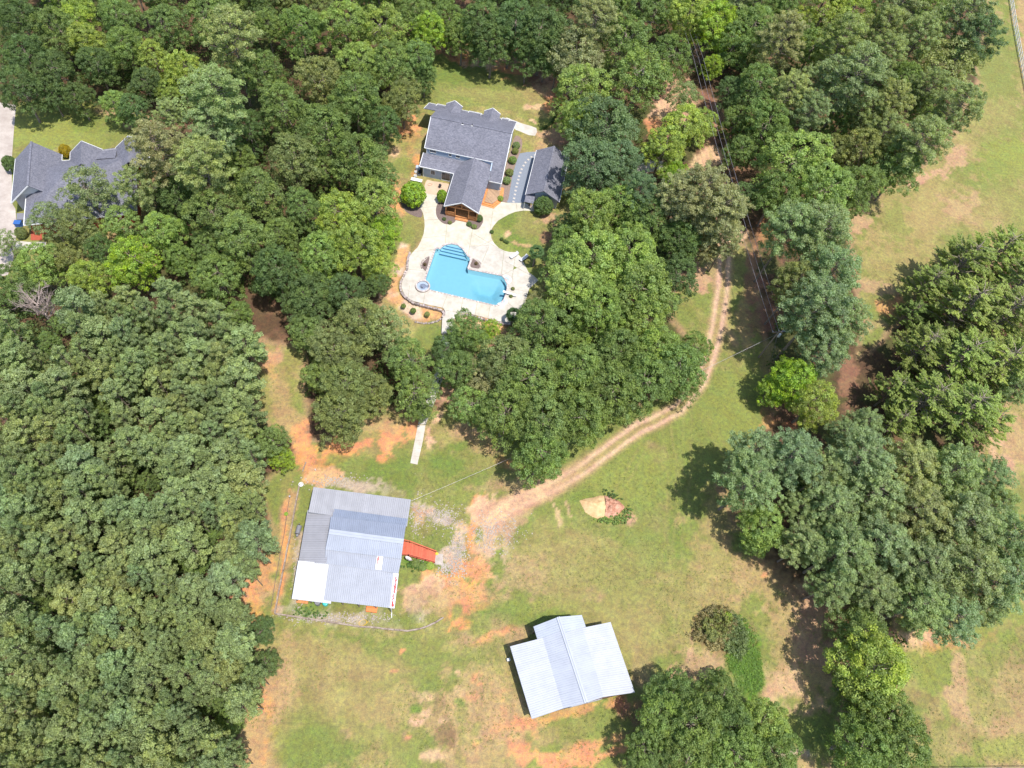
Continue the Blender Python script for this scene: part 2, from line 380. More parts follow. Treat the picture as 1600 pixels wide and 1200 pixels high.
# blobs: x, y, rx, ry, angle, colour, strength, roughness of the edge
BL = [
 # meadow tones, broad
 (60,190,90,40,0,'bright',.85,.3),(120,200,60,40,0,'bright',.7,.3),(150,190,40,15,0,'lush',.4,.5),(222,196,10,6,0,'clay',.9,.8),(205,200,8,4,0,'pale',.7,.8),
 (740,130,90,35,0,'green',.85,.3),(700,110,40,18,0,'lush',.6,.4),(790,160,40,20,10,'green',.6,.4),(760,150,60,10,5,'dry',.35,.7),(840,190,26,10,0,'lush',.6,.4),
 (715,85,36,8,12,'clay',.95,.8),(700,78,16,10,0,'redlit',.8,.8),(770,100,34,8,10,'pale',.95,.8),(805,112,28,9,14,'clay',.9,.8),(848,122,34,17,28,'redlit',.95,.6),(862,148,14,26,0,'clay',.85,.8),(850,135,18,12,30,'pale',.5,.8),(832,165,10,4,0,'pale',.7,.8),(826,186,5,3,0,'pale',.8,.8),
 (850,225,22,18,0,'tan',.8,.6),(868,214,22,20,0,'bare',.8,.6),(845,205,14,8,0,'bare',.7,.6),(825,225,12,10,0,'olive',.8,.5),
 (645,205,14,22,20,'clay',.95,.8),(632,216,16,11,0,'clay',.9,.8),(622,244,9,8,0,'pale',.8,.8),(645,238,10,14,0,'clay',.55,.9),(650,262,8,14,20,'orange',.9,.7),(618,318,16,22,20,'clay',.8,.7),(612,300,10,20,0,'clay',.6,.8),(632,262,20,14,0,'green',.8,.5),(640,230,14,18,0,'olive',.6,.6),
 (640,360,26,30,0,'olive',.9,.3),(625,380,22,26,0,'green',.7,.5),(645,390,14,14,0,'brown',.35,.7),
 (830,355,36,26,0,'olive',.9,.3),(800,375,22,14,40,'lush',.65,.5),(790,345,18,12,0,'lush',.6,.5),(850,345,18,26,0,'bare',.8,.7),(862,372,22,18,0,'redlit',.8,.7),(785,364,6,7,0,'pale',.8,.8),(812,385,26,2.5,18,'tan',.9,.4),(840,405,20,12,0,'green',.7,.5),
 (670,525,24,26,0,'green',.9,.3),(688,530,14,16,0,'lush',.5,.5),(770,525,14,24,-20,'pale',.9,.7),(780,545,20,30,0,'redlit',.8,.7),(720,600,26,34,0,'bare',.8,.8),(700,595,12,16,0,'pale',.6,.9),
 # west strip by the pines
 (435,600,30,60,0,'olive',.6,.6),(430,555,24,20,0,'bare',.75,.6),(440,590,20,30,0,'dry',.8,.5),(455,655,22,18,0,'tan',.8,.6),(466,690,17,34,8,'clay',.95,.7),(470,720,16,16,0,'orange',.9,.8),(485,735,20,22,30,'clay',.85,.8),(448,640,20,16,0,'dry',.7,.6),
 (540,700,46,12,-12,'orange',.95,.8),(515,715,24,16,-30,'orange',.85,.8),(570,690,20,8,-15,'clay',.8,.8),(600,712,8,8,0,'orange',.95,.8),(618,680,34,20,0,'clay',.9,.9),(600,665,40,12,0,'tan',.7,.8),(645,672,14,16,0,'clay',.8,.8),(672,685,7,17,0,'pale',.95,.6),(688,655,6,20,35,'pale',.9,.7),(700,625,16,16,0,'bare',.9,.8),(736,676,30,9,14,'pale',.7,.8),(730,680,36,12,20,'tan',.7,.6),(760,700,30,14,15,'tan',.6,.7),(790,722,22,10,10,'clay',.7,.8),
 (560,735,60,18,0,'green',.8,.6),(620,740,60,26,0,'lush',.6,.5),(700,730,60,34,0,'green',.7,.5),(700,720,28,30,0,'lush',.6,.6),(760,745,50,16,-8,'lush',.45,.6),(770,725,30,12,0,'olive',.5,.6),(640,770,70,10,5,'lush',.45,.7),(800,760,40,10,-20,'tan',.5,.6),
 (520,752,40,10,6,'gravel',.7,1.2),(560,758,30,7,6,'gravel',.5,1.4),(500,745,24,10,0,'orange',.5,1.2),(600,768,40,8,6,'gravel',.45,1.6),
 # west side of the shop
 (455,800,14,50,8,'tan',.8,.7),(448,880,16,70,8,'tan',.8,.7),(466,900,7,60,8,'gravel',.75,1.2),(425,860,30,60,10,'dry',.8,.5),(412,920,30,40,0,'tan',.9,.5),(410,900,22,40,10,'orange',.45,.6),(452,800,4,60,9,'clay',.6,.6),(443,890,5,80,9,'orange',.85,.5),(437,770,18,50,8,'green',.6,.5),(452,755,10,20,8,'olive',.7,.6),
 # yard east and south of the shop
 (690,800,70,50,0,'olive',.7,.8),(670,800,22,14,20,'gravel',.85,1.2),(688,810,20,14,30,'gravel',.9,1.3),(655,805,20,12,0,'bare',.7,1.2),(665,830,24,20,0,'olive',.5,1.3),(680,838,14,10,0,'lush',.5,1.2),(650,850,20,14,0,'green',.5,1.0),
 (745,790,14,20,20,'clay',.85,.7),(735,820,11,34,12,'clay',.8,.6),(732,850,12,30,5,'orange',.7,.7),(712,862,16,32,15,'gravel',.9,1.1),(700,885,22,14,0,'gravel',.8,1.2),(768,830,40,40,0,'gravel',.55,1.5),(760,800,50,20,-20,'pale',.75,.8),(790,820,40,30,0,'bare',.6,.9),(755,850,34,26,0,'pale',.5,1.2),
 (730,890,30,24,0,'clay',.8,.7),(715,930,42,26,-10,'clay',.95,.7),(728,925,24,22,0,'orange',.9,.8),(690,935,34,16,0,'tan',.7,.8),(760,930,26,20,0,'tan',.5,.8),(715,968,24,18,-20,'orange',.95,1.0),(730,955,26,14,0,'clay',.7,1.0),(670,905,22,9,-5,'clay',.8,.9),(660,925,28,12,0,'pale',.7,1.0),(640,940,16,18,0,'bare',.8,.9),(652,960,16,18,10,'gravel',.6,1.3),(665,945,30,16,0,'tan',.6,.9),(665,888,26,8,5,'grassy',.7,.9),(650,884,18,6,0,'grassy',.6,.9),
 (520,965,80,10,7,'gravel',.6,1.4),(480,955,24,12,0,'grassy',.5,1.2),(560,962,30,8,0,'gravel',.6,1.3),(610,968,40,10,5,'green',.6,.8),(640,965,20,8,0,'lush',.4,1.0),
 # track heading SW, lower field
 (770,1000,46,7,-22,'clay',.75,.7),(720,1005,34,8,-5,'tan',.7,.7),(820,985,22,8,-30,'tan',.5,.7),
 (560,1010,130,26,4,'green',.6,.6),(540,1000,90,12,6,'lush',.4,.6),(640,1020,90,30,0,'green',.5,.6),(470,1030,60,40,0,'dry',.5,.6),(420,1110,42,110,8,'tan',.98,.4),(405,1140,26,90,8,'orange',.55,.6),(440,1040,26,60,8,'tan',.8,.6),(500,1020,70,26,0,'dry',.6,.6),(560,1045,80,20,0,'dry',.4,.7),(440,620,24,40,0,'tan',.5,.7),(425,560,20,26,0,'clay',.35,.8),(760,1100,70,90,0,'tan',.45,.9),(1000,900,60,60,0,'tan',.3,.9),(1110,960,60,60,0,'tan',.4,.9),(1520,1100,60,90,0,'dry',.6,.8),(1570,1100,50,100,0,'tan',.45,.9),(1430,360,80,40,-20,'tan',.35,.9),(1400,300,60,30,-30,'dry',.6,.7),(1550,330,50,40,0,'dry',.6,.7),(400,960,24,40,0,'orange',.6,.6),(430,1010,20,40,0,'dry',.8,.6),
 (500,1170,64,46,0,'lush',.75,.4),(480,1150,70,50,0,'green',.6,.4),(500,1060,24,34,0,'brown',.3,.8),(570,1060,26,24,0,'brown',.28,.8),(640,1080,70,26,0,'green',.45,.7),(585,1070,90,60,0,'dry',.35,.8),(700,1050,60,30,0,'green',.5,.7),(730,1030,70,20,-10,'green',.6,.6),
 (830,955,120,22,-4,'lush',.45,.6),(850,945,60,14,0,'bright',.45,.6),(900,935,70,20,0,'dry',.35,.6),(1010,960,100,70,0,'olive',.6,.5),(980,1000,90,60,0,'dry',.45,.7),
 (600,1130,80,40,0,'olive',.6,.6),(620,1110,60,30,0,'tan',.4,.9),(690,1125,50,30,0,'tan',.65,.9),(650,1132,13,5,10,'pale',.9,1.0),(662,1118,10,9,0,'pale',.6,1.0),(655,1090,10,14,-20,'pale',.5,1.0),(686,1130,9,5,0,'pale',.8,1.0),
 (745,1062,10,11,0,'clay',.95,1.0),(752,1070,8,5,0,'clay',.9,1.0),(714,1056,9,5,0,'pale',.7,1.0),(735,1089,16,5,5,'clay',.9,1.0),(713,1078,6,8,0,'pale',.6,1.0),(782,1112,7,16,20,'clay',.9,1.0),(768,1132,8,12,10,'clay',.85,1.0),(764,1152,16,8,0,'clay',.9,1.0),(740,1165,9,14,-30,'clay',.8,1.0),(785,1085,8,12,0,'clay',.6,1.0),(670,1184,16,8,0,'pale',.7,1.0),(632,1158,4,3,0,'clay',.9,.8),(612,1049,5,3,0,'clay',.95,.6),(626,1019,3,4,0,'clay',.9,.6),(745,1115,60,70,0,'tan',.6,.8),(775,1170,60,50,0,'tan',.55,.9),
 (646,1110,9,8,0,'grassy',.7,.8),(678,1108,9,16,10,'brown',.6,.8),(690,1145,12,20,5,'brown',.75,.8),(712,1098,6,6,0,'grassy',.5,.8),(716,1120,12,18,0,'green',.5,.8),(605,1195,6,5,0,'grassy',.6,.8),(740,1140,10,20,20,'green',.5,.8),
 (835,1140,8,26,-8,'orange',.95,.8),(815,1130,12,20,0,'clay',.75,1.0),(820,1170,30,20,0,'clay',.85,1.0),(870,1180,60,14,0,'clay',.9,1.1),(850,1150,60,20,0,'tan',.6,.9),(900,1140,50,30,0,'olive',.6,.7),(930,1165,30,12,-25,'clay',.8,1.0),(958,1175,24,8,-25,'clay',.85,1.0),(960,1155,16,10,40,'clay',.7,1.0),(880,1115,90,10,-14,'clay',.55,.8),(960,1105,24,10,0,'clay',.7,.8),(827,1152,12,12,0,'green',.6,.6),(1000,1130,40,40,0,'redlit',.6,.8),
 # centre field
 (1010,820,90,90,0,'green',.6,.6),(960,760,60,50,-30,'bright',.35,.7),(1100,620,50,50,0,'green',.7,.5),(1150,640,50,60,0,'bright',.4,.7),(1060,700,60,40,0,'green',.5,.6),(1010,740,60,50,0,'bright',.3,.7),(1060,820,16,70,5,'lush',.4,.7),(1048,830,4,90,3,'dry',.25,.7),(1080,830,4,90,3,'bright',.35,.7),(1120,860,40,60,0,'dry',.5,.7),
 (860,860,70,50,0,'olive',.8,.6),(880,880,80,50,0,'dry',.55,.7),(840,900,60,30,0,'bare',.35,.8),(900,800,40,30,0,'green',.5,.6),(910,775,16,8,-20,'lush',.5,.6),(930,900,90,40,0,'olive',.6,.6),(985,812,9,12,0,'bare',.8,.9),(870,800,3,26,-12,'pale',.6,.7),(888,800,2,20,-10,'pale',.5,.7),(1130,900,60,60,0,'dry',.55,.6),
 (1140,800,50,50,0,'tan',.35,.8),(1180,900,60,40,30,'tan',.6,.7),(1240,980,50,60,0,'tan',.7,.6),(1250,1050,50,60,0,'tan',.85,.6),(1270,980,30,60,0,'bare',.7,.7),(1225,1080,50,30,20,'pale',.45,.9),(1190,897,7,5,0,'clay',.9,.8),(1200,1020,30,40,20,'green',.35,.8),(1090,1040,40,24,0,'bare',.6,.7),(1100,1015,60,5,0,'bare',.3,.7),(1105,955,22,4,-15,'clay',.5,.8),(1085,980,4,24,15,'bare',.6,.7),
 (1168,1045,24,52,-12,'grassy',.98,.25),(1160,1005,22,26,-25,'grassy',.8,.4),(1250,1150,50,28,0,'green',.85,.4),(1280,1145,40,20,0,'lush',.4,.5),(1240,1180,40,6,12,'gravel',.8,.6),(1250,1195,50,14,0,'tan',.7,.7),(1130,985,46,34,10,'brown',.8,.5),
 (1160,520,24,60,-10,'bright',.5,.6),(1165,500,14,50,0,'tan',.6,.8),(1150,430,16,40,0,'olive',.7,.6),(1100,460,22,30,0,'green',.6,.6),(1090,440,30,16,0,'bare',.8,.7),(1175,430,14,50,0,'redlit',.7,.7),(1190,500,20,40,0,'redlit',.65,.8),(1200,560,14,30,0,'dry',.7,.6),(1206,630,16,26,0,'redlit',.6,.8),(1210,655,30,14,20,'clay',.5,.9),
 # right meadows
 (1570,250,50,36,-20,'bright',.85,.5),(1520,280,60,40,0,'green',.6,.6),(1560,120,40,90,0,'green',.75,.5),(1560,180,40,30,0,'dry',.45,.8),(1450,330,90,40,-20,'dry',.75,.6),(1400,400,60,60,0,'dry',.6,.7),(1400,350,24,30,0,'green',.6,.8),(1480,380,16,40,0,'green',.35,.8),(1500,320,30,20,0,'bare',.4,.8),(1440,280,24,10,-35,'bare',.8,.8),(1490,250,24,14,-40,'bare',.7,.8),(1340,350,30,14,-40,'bare',.6,.8),(1590,330,40,60,0,'olive',.6,.6),(1370,450,24,16,0,'bare',.5,.8),(1395,480,24,14,0,'clay',.6,.9),(1335,590,40,60,0,'litter',.8,.6),(1325,600,12,40,0,'redlit',.7,.8),(1620,80,24,120,-10,'tan',.75,.6),  # dark blobs in the shaded gap: red soil with the belt's shadow painted in
 (1590,700,50,50,0,'tan',.8,.6),(1570,730,26,30,0,'bare',.7,.7),(1590,770,30,30,0,'olive',.5,.8),(1550,690,14,12,0,'pale',.5,.8),(1470,1000,80,16,0,'clay',.5,.9),(1430,1000,30,14,0,'pale',.7,.9),(1440,1050,30,40,0,'bright',.5,.7),(1500,1080,20,70,-5,'bare',.55,.8),(1560,1050,50,60,0,'green',.6,.6),(1590,1120,40,80,0,'tan',.6,.7),(1570,1170,40,20,0,'bright',.7,.6),(1500,1140,40,14,30,'brown',.6,.7),(1440,1090,24,14,0,'brown',.45,.7),(1460,1150,60,40,0,'dry',.5,.7),(1440,1140,14,18,0,'redlit',.5,.8),(1555,1110,30,16,0,'green',.4,.8),(1600,1060,26,90,10,'brown',.3,.8),
 # driveways and bare ground among the trees north east
 (1050,170,24,30,30,'bare',.9,.6),(1035,180,20,18,0,'pale',.8,.7),(1020,195,16,12,0,'clay',.7,.8),(1110,200,16,60,-10,'redlit',.8,.6),(1110,245,30,20,0,'pale',.85,.7),(1125,180,14,16,0,'bare',.7,.8),(1150,260,18,60,-10,'redlit',.6,.8),(1060,90,26,20,0,'pale',.6,.8),(1065,100,16,40,20,'bare',.7,.8),
 (1195,360,20,20,0,'clay',.4,.9),(1145,370,20,16,0,'pale',.8,.8),
 # gaps in the pines
 (140,528,20,7,0,'clay',.8,.9),(245,560,8,5,0,'clay',.8,.9),(230,838,16,10,0,'orange',.9,.9),(133,822,10,5,0,'clay',.8,.9),(10,925,16,5,0,'clay',.8,.9),(385,935,30,14,-20,'clay',.95,.7),(385,915,20,30,0,'clay',.9,.7),(395,1150,22,50,0,'tan',.7,.6),(230,960,8,5,0,'tan',.7,.9),(60,560,30,14,0,'dry',.7,.8),
]

# ------------------------------------------------------------------ ground
def build_ground():
    s = .4
    xs = np.arange(-172, 196.01, s); ys = np.arange(-44, 232.01, s)
    X, Y = np.meshgrid(xs, ys); nx, ny = len(xs), len(ys)
    px, py = to_px(X, Y)
    n1 = fbm(X, Y, 9, 1) - .5; n2 = fbm(X, Y, 9, 9) - .5; n3 = fbm(X, Y, 1.6, 21, 3) - .5; n5 = fbm(X, Y, 1.6, 33, 3) - .5; big = fbm(X, Y, 38, 40, 3); mid = fbm(X, Y, 12, 50, 4); sm = fbm(X, Y, 3.2, 60, 3)
    wx = px + n1 * 26 + n3 * 9; wy = py + n2 * 26 + n5 * 9
    # forest floor
    lit = np.array(COL['litter']); col = np.zeros(X.shape + (3,)) + lit * (0.8 + .5 * mid[..., None])
    col += (np.array(COL['redlit']) - col) * (sstep(.55, .7, sm) * .3)[..., None]
    col += (np.array((.07, .10, .03)) - col) * (sstep(.5, .62, fbm(X, Y, 5, 77)) * .7)[..., None]
    lawn = np.zeros(X.shape)
    for L in LAWNS: lawn = np.maximum(lawn, sstep(-7, 9, sdf(px + n1 * 18 + n3 * 8, py + n2 * 18 + n5 * 8, L)))
    g = np.zeros_like(col); dry = sstep(.34, .66, mid * .55 + big * .45 + n3 * .25)
    a, b, c, d = [np.array(COL[k]) for k in ('green', 'olive', 'dry', 'bright')]
    g = a + (b - a) * sstep(.2, .6, dry)[..., None]; g = g + (c - g) * (sstep(.6, 1, dry) * .75)[..., None]
    g = g + (d - g) * (sstep(.55, .72, fbm(X, Y, 20, 88)) * .35)[..., None]
    g = g + (np.array(COL['bare']) - g) * (sstep(.62, .74, fbm(X, Y, 6, 91)) * .45)[..., None]
    # mowing and tyre streaks
    st = fbm(X * .92 + Y * .4, (Y * .92 - X * .4) * .06, 1.6, 95, 2); g *= (1 + (st - .5) * .26)[..., None]
    edge = lawn * (1 - lawn) * 4
    col = col + (g - col) * lawn[..., None]; col = col + (np.array(COL['bare']) - col) * (edge * .5)[..., None]
    for (bx, by, rx, ry, an, cn, stg, ro) in BL:
        ca, sa = math.cos(R(an)), math.sin(R(an))
        near = (np.abs(px - bx) < 2.4 * (rx + ry) + 30) & (np.abs(py - by) < 2.4 * (rx + ry) + 30)
        if not near.any(): continue
        dx = (wx[near] - bx); dy = (wy[near] - by); u = (dx * ca + dy * sa) / rx; v = (-dx * sa + dy * ca) / ry
        q = np.sqrt(u * u + v * v) + (sm[near] - .5) * 1.1 * ro + n3[near] * 2.5 * ro
        k = sstep(1.18, .68, q) * min(1, stg * 1.1); col[near] += (np.array(COL[cn]) - col[near]) * k[:, None]
    for TL in TYRES:
        for sgn in (-1, 1):
            d = seg_dist(px + n1 * 3, py + n2 * 3, [(x + 6.5 * sgn, y) for x, y in TL]); k = np.exp(-(d / 1.7) ** 2) * np.clip(.5 + n3 * 1.5, 0, 1) * .42
            col += (np.array(COL['dry']) * 1.08 - col) * k[..., None]
    # the dirt track: two ruts with a grassy middle, one broad smear lower down
    tx = px + n1 * 4 + n3 * 3; ty = py + n2 * 4 + n5 * 3
    dt = seg_dist(tx, ty, TRACK); wide = sstep(960, 840, px) * sstep(600, 700, py)
    sc = 1.0 - .25 * sstep(500, 300, py)
    body = sstep(19, 11, dt / sc) * sstep(270, 380, py); body = np.maximum(body * (.45 + .4 * wide), sstep(24, 12, dt) * wide)
    col += (np.array(COL['bare']) - col) * (body * .9)[..., None]
    rut = sstep(300, 390, py) * np.exp(-((dt - 7.2 * sc) / (3.3 * sc)) ** 2) * (1 - .5 * wide)
    col += (np.array((.60, .41, .29)) - col) * np.clip(rut * (1.15 + n3 * 1.2), 0, 1)[..., None]
    col += (np.array(COL['pale']) - col) * (sstep(18, 6, dt) * wide * (.55 + n3))[..., None].clip(0, 1)
    mids = np.exp(-(dt / (2.6 * sc)) ** 2) * (1 - wide) * .55; col += (np.array(COL['dry']) - col) * np.clip(mids + n3 * mids, 0, 1)[..., None]
    # ochre straw beds below the pool wall
    for B in ([(628,380),(640,385),(640,400),(634,425),(624,440),(624,456),(640,472),(670,480),(694,484),(697,492),(690,500),(668,503),(645,500),(620,480),(598,462),(612,430),(618,400)],
              [(710,500),(716,492),(736,493),(792,507),(790,515),(776,540),(760,530),(740,510),(716,508)]):
        k = sstep(-2, 3, sdf(px + n3 * 5, py + n5 * 5, B)); c2 = np.array(COL['straw']) + (np.array((.66, .50, .38)) - np.array(COL['straw'])) * sstep(.5, .65, sm)[..., None]
        col += (c2 - col) * (k * .95)[..., None]
    # height: house plot, faint swell of the meadow, shop yard
    hz = PZ * sstep(-26, 0, sdf(px, py, PLATEAU)); wallside = (py > 395) & (px < 830)
    hz = np.where(wallside, PZ * sstep(-.6, .6, sdf(px, py - 2, PLATEAU)), hz)
    Z = hz + (sm - .5) * .05
    inner = sdf(px, py, PLATEAU) > 1; Z = np.where(inner, PZ - .01, Z)
    # classes
    cls = np.zeros(X.shape, int)                       # 0 forest floor 1 lawn 2 track 3 yard 4 bed
    cls[lawn > .5] = 1
    yard = sdf(wx, wy, [(470,745),(640,770),(760,770),(820,790),(820,850),(760,920),(740,960),(690,965),(640,980),(550,975),(435,955),(450,800)]) > 0
    cls[yard] = 3; cls[(dt < 14 * sc) & (py > 150)] = 2
    fc = cls[:-1, :-1].ravel()
    cpx, cpy = to_px((X[:-1, :-1] + .2).ravel(), (Y[:-1, :-1] + .2).ravel(), PZ)
    pin = sdf(cpx, cpy, POOL) > -2.6; spa = np.hypot(cpx - 660.6, cpy - 449) < 8
    idx = (np.arange(ny - 1)[:, None] * nx + np.arange(nx - 1)[None]).ravel()
    quads = np.stack([idx, idx + 1, idx + nx + 1, idx + nx], 1)
    P = np.stack([X, Y, Z], -1).reshape(-1, 3); CC = np.concatenate([np.clip(col * .70 * np.array((1.05, 1.0, .95)), .01, .9), np.ones(X.shape + (1,))], -1).reshape(-1, 4)
    for k, nm in enumerate(('forest_floor', 'meadow', 'dirt_track', 'gravel_yard')):
        make_sheet(nm, P, CC, quads[(fc == k) & ~pin])
    # far ring
    xo = [-700, -172, 196, 700]; yo = [-700, -44, 232, 900]; V = []; Q = []; CL = []
    for i in range(3):
        for j in range(3):
            if i == 1 and j == 1: continue
            gx = np.linspace(xo[i], xo[i + 1], 41); gy = np.linspace(yo[j], yo[j + 1], 41); A, B = np.meshgrid(gx, gy); b0 = len(V)
            m_ = fbm(A, B, 60, 5)[..., None]; cc = np.array(COL['olive']) * m_ + np.array((.07, .10, .03)) * (1 - m_)
            V += [(x, y, 0) for x, y in zip(A.ravel(), B.ravel())]; CL += [(*c, 1) for c in cc.reshape(-1, 3)]
            ii = (np.arange(40)[:, None] * 41 + np.arange(40)[None]).ravel() + b0; Q += [[a_, a_ + 1, a_ + 42, a_ + 41] for a_ in ii]
    make_sheet('surrounding_land', np.array(V, float), np.array(CL), np.array(Q))
def make_sheet(name, P, CC, quads):
    used = np.unique(quads); re = np.full(len(P), -1); re[used] = np.arange(len(used)); q = re[quads]
    me = bpy.data.meshes.new(name); me.vertices.add(len(used)); me.vertices.foreach_set('co', P[used].astype(np.float32).ravel())
    me.loops.add(q.size); me.loops.foreach_set('vertex_index', q.ravel().astype(np.int32)); me.polygons.add(len(q))
    me.polygons.foreach_set('loop_start', np.arange(0, q.size, 4, dtype=np.int32)); me.update(calc_edges=True)
    at = me.color_attributes.new('tint', 'FLOAT_COLOR', 'POINT'); at.data.foreach_set('color', CC[used].astype(np.float32).ravel())
    me.shade_smooth(); me.materials.append(MT['ground']); o = bpy.data.objects.new(name, me); C.objects.link(o); o['kind'] = 'structure'; return o
build_ground()

def gp(px, py, z=0.): return tuple(pt(px, py, z))
def sheet_px(name, px, z, th, m, kind='structure', col=None):
    mb = MB(); mb.prism([pt(x, y, z) for x, y in px], z - th, z); return structure(name, mb, m, kind, col)

# ------------------------------------------------------------------ pool terrace
deckP = [pt(x, y, PZ) for x, y in DECK]; poolP = [pt(x, y, PZ) for x, y in POOL]
def offs(poly, d):                                   # offset outline outwards (d > 0), CCW or CW
    n = len(poly); a = sum(poly[k][0] * poly[(k + 1) % n][1] - poly[(k + 1) % n][0] * poly[k][1] for k in range(n)); sg = 1 if a > 0 else -1; out = []
    for k in range(n):
        p0, p1, p2 = [np.array(poly[(k + j) % n][:2], float) for j in (-1, 0, 1)]
        t1 = (p1 - p0) / (np.linalg.norm(p1 - p0) + 1e-9); t2 = (p2 - p1) / (np.linalg.norm(p2 - p1) + 1e-9)
        nn = np.array([t1[1] + t2[1], -t1[0] - t2[0]]) * sg; l = np.linalg.norm(nn); nn = nn / (l + 1e-9); c = max(.5, l / 2)
        out.append(tuple(p1 + nn * d / c))
    return out
SPA = pt(660.6, 448.5, PZ); SPR = 1.42
spa_ring = [(SPA.x + 1.3 * math.cos(a), SPA.y + 1.3 * math.sin(a)) for a in np.linspace(0, 2 * math.pi, 25)[:-1]]
JL = [((700,330),(695,388)),((741,342),(731,402)),((664,344),(700,342)),((640,394),(684,389)),((741,366),(790,395)),((741,388),(790,366)),((733,385),(770,383)),((770,330),(765,366)),((808,330),(806,316)),
      ((764,385),(748,421)),((788,388),(783,432)),((788,408),(829,430)),((784,430),(822,412)),((630,420),(680,425)),((640,446),(637,470)),((700,458),(690,484)),((724,464),(719,490)),((746,470),(742,494)),((766,476),(762,500)),
      ((790,470),(816,492)),((796,450),(824,456)),((690,484),(722,489)),((660,372),(696,368)),((655,325),(690,322)),((689,500),(711,500)),((665,455),(660,478)),((806,394),(800,436))]
vs, cells = cdt_cells([p[:2] for p in deckP], [offs(poolP, .30)], [(pt(*a, PZ), pt(*b, PZ)) for a, b in JL], .022)
base = MB()
allT = []
vs0, c0 = cdt_cells([p[:2] for p in deckP], [offs(poolP, .01)], [], .02)
for c in c0: tris_extruded(base, vs0, c, PZ - .16, PZ - .012)
deck = structure('pool_terrace', base, 'joint'); deck['label'] = 'pale concrete pool terrace with cut joints'
for k, c in enumerate(cells):
    ar = sum(abs((vs0 and 0) + (vs[t[1]][0] - vs[t[0]][0]) * (vs[t[2]][1] - vs[t[0]][1]) - (vs[t[2]][0] - vs[t[0]][0]) * (vs[t[1]][1] - vs[t[0]][1])) / 2 for t in c)
    if ar < .3: continue
    mb = MB(); tris_extruded(mb, vs, c, PZ - .011, PZ + .03 + random.uniform(0, .006)); q = random.uniform(.95, 1.03); wm = random.choice((1, 1, .97, .94))
    cx_ = np.mean([vs[i][0] for t in c for i in t]); cy_ = np.mean([vs[i][1] for t in c for i in t]); ppx = to_px(cx_, cy_, PZ)
    if 693 < ppx[0] < 736 and 335 < ppx[1] < 385: wm = .93
    mb.part('slab', 'concrete', deck, col=(q, q * (.97 + .03 * wm), q * wm * .98))
# coping stones: ring with open joints
cstones = []; inn = offs(poolP, -.02); out = offs(poolP, .34)
for k in range(len(poolP)):
    a0, a1 = np.array(inn[k]), np.array(inn[(k + 1) % len(inn)]); b0, b1 = np.array(out[k]), np.array(out[(k + 1) % len(out)]); L = np.linalg.norm(b1 - b0); m_ = max(1, int(round(L / .62)))
    for j in range(m_):
        t0, t1 = j / m_ + .007, (j + 1) / m_ - .007; h = random.uniform(.05, .075)
        mb = MB(); cstones.append(mb); mb.prism([tuple(a0 + (a1 - a0) * t0), tuple(a0 + (a1 - a0) * t1), tuple(b0 + (b1 - b0) * t1), tuple(b0 + (b1 - b0) * t0)], PZ - .1, PZ + h)
pool = root('swimming_pool', 'L-shaped blue swimming pool with curved steps in the pale terrace', 'swimming pool', tuple(pt(725, 430, PZ)))
for mb in cstones: mb.part('coping_stone', 'coping', pool)
# basin with shallow end, slope and deep bowl
zs = lambda x, y: PZ - 1.35 - 1.15 * float(sstep(733, 752, np.array(x))) * float(sstep(3, 26, sdf(np.array([x]), np.array([y]), POOL))[0])
mb = MB(); xs = np.arange(655, 800, 2.5); ys = np.arange(376, 482, 2.5)
bot = {}
for y in ys:
    for x in xs:
        q = [(x, y), (x + 2.5, y), (x + 2.5, y + 2.5), (x, y + 2.5)]
        if sdf(np.array([x + 1.25]), np.array([y + 1.25]), POOL)[0] > -4.5:
            P = []
            for (u, v) in q:
                g0 = pt(u, v, PZ); P.append((g0.x, g0.y, zs(u, v)))
            mb.poly(P[::-1])
for k in range(len(poolP)):
    a, b = poolP[k], poolP[(k + 1) % len(poolP)]; mb.poly([(a.x, a.y, PZ - .02), (b.x, b.y, PZ - .02), (b.x, b.y, PZ - 3), (a.x, a.y, PZ - 3)])
mb.part('basin', 'plaster', pool)
mb = MB(); mb.prism([(p[0], p[1]) for p in offs(poolP, -.01)], PZ - 2.9, PZ - .10); mb.part('water', 'water', pool)
def arcstep(f, z):                                   # stairs in the arched bay
    P = [(687.5,389.4),(690,386.5),(695,383),(705,381),(715,383),(722.5,389),(727.5,396),(730,400)]
    a, b = np.array([686.5, 391.5]), np.array([728.5, 401.0]); q = [tuple((1 - f) * np.array(p) + f * (np.array(p) + 0)) for p in P]
    nrm = np.array([-(b - a)[1], (b - a)[0]]); nrm = nrm / np.linalg.norm(nrm); top = -20
    d = {k: (np.array(p) - a) @ nrm for k, p in enumerate(P)}; mx = min(d.values())
    lim = mx * f; pts = []
    Q = P + [tuple(b), tuple(a)]
    # clip the bay on the arch side of the tread line
    for k in range(len(Q)):
        p, r = np.array(Q[k], float), np.array(Q[(k + 1) % len(Q)], float); dp, dr = (p - a) @ nrm - lim, (r - a) @ nrm - lim
        if dp <= 0: pts.append(tuple(p))
        if dp * dr < 0: pts.append(tuple(p + (r - p) * dp / (dp - dr)))
    return pts
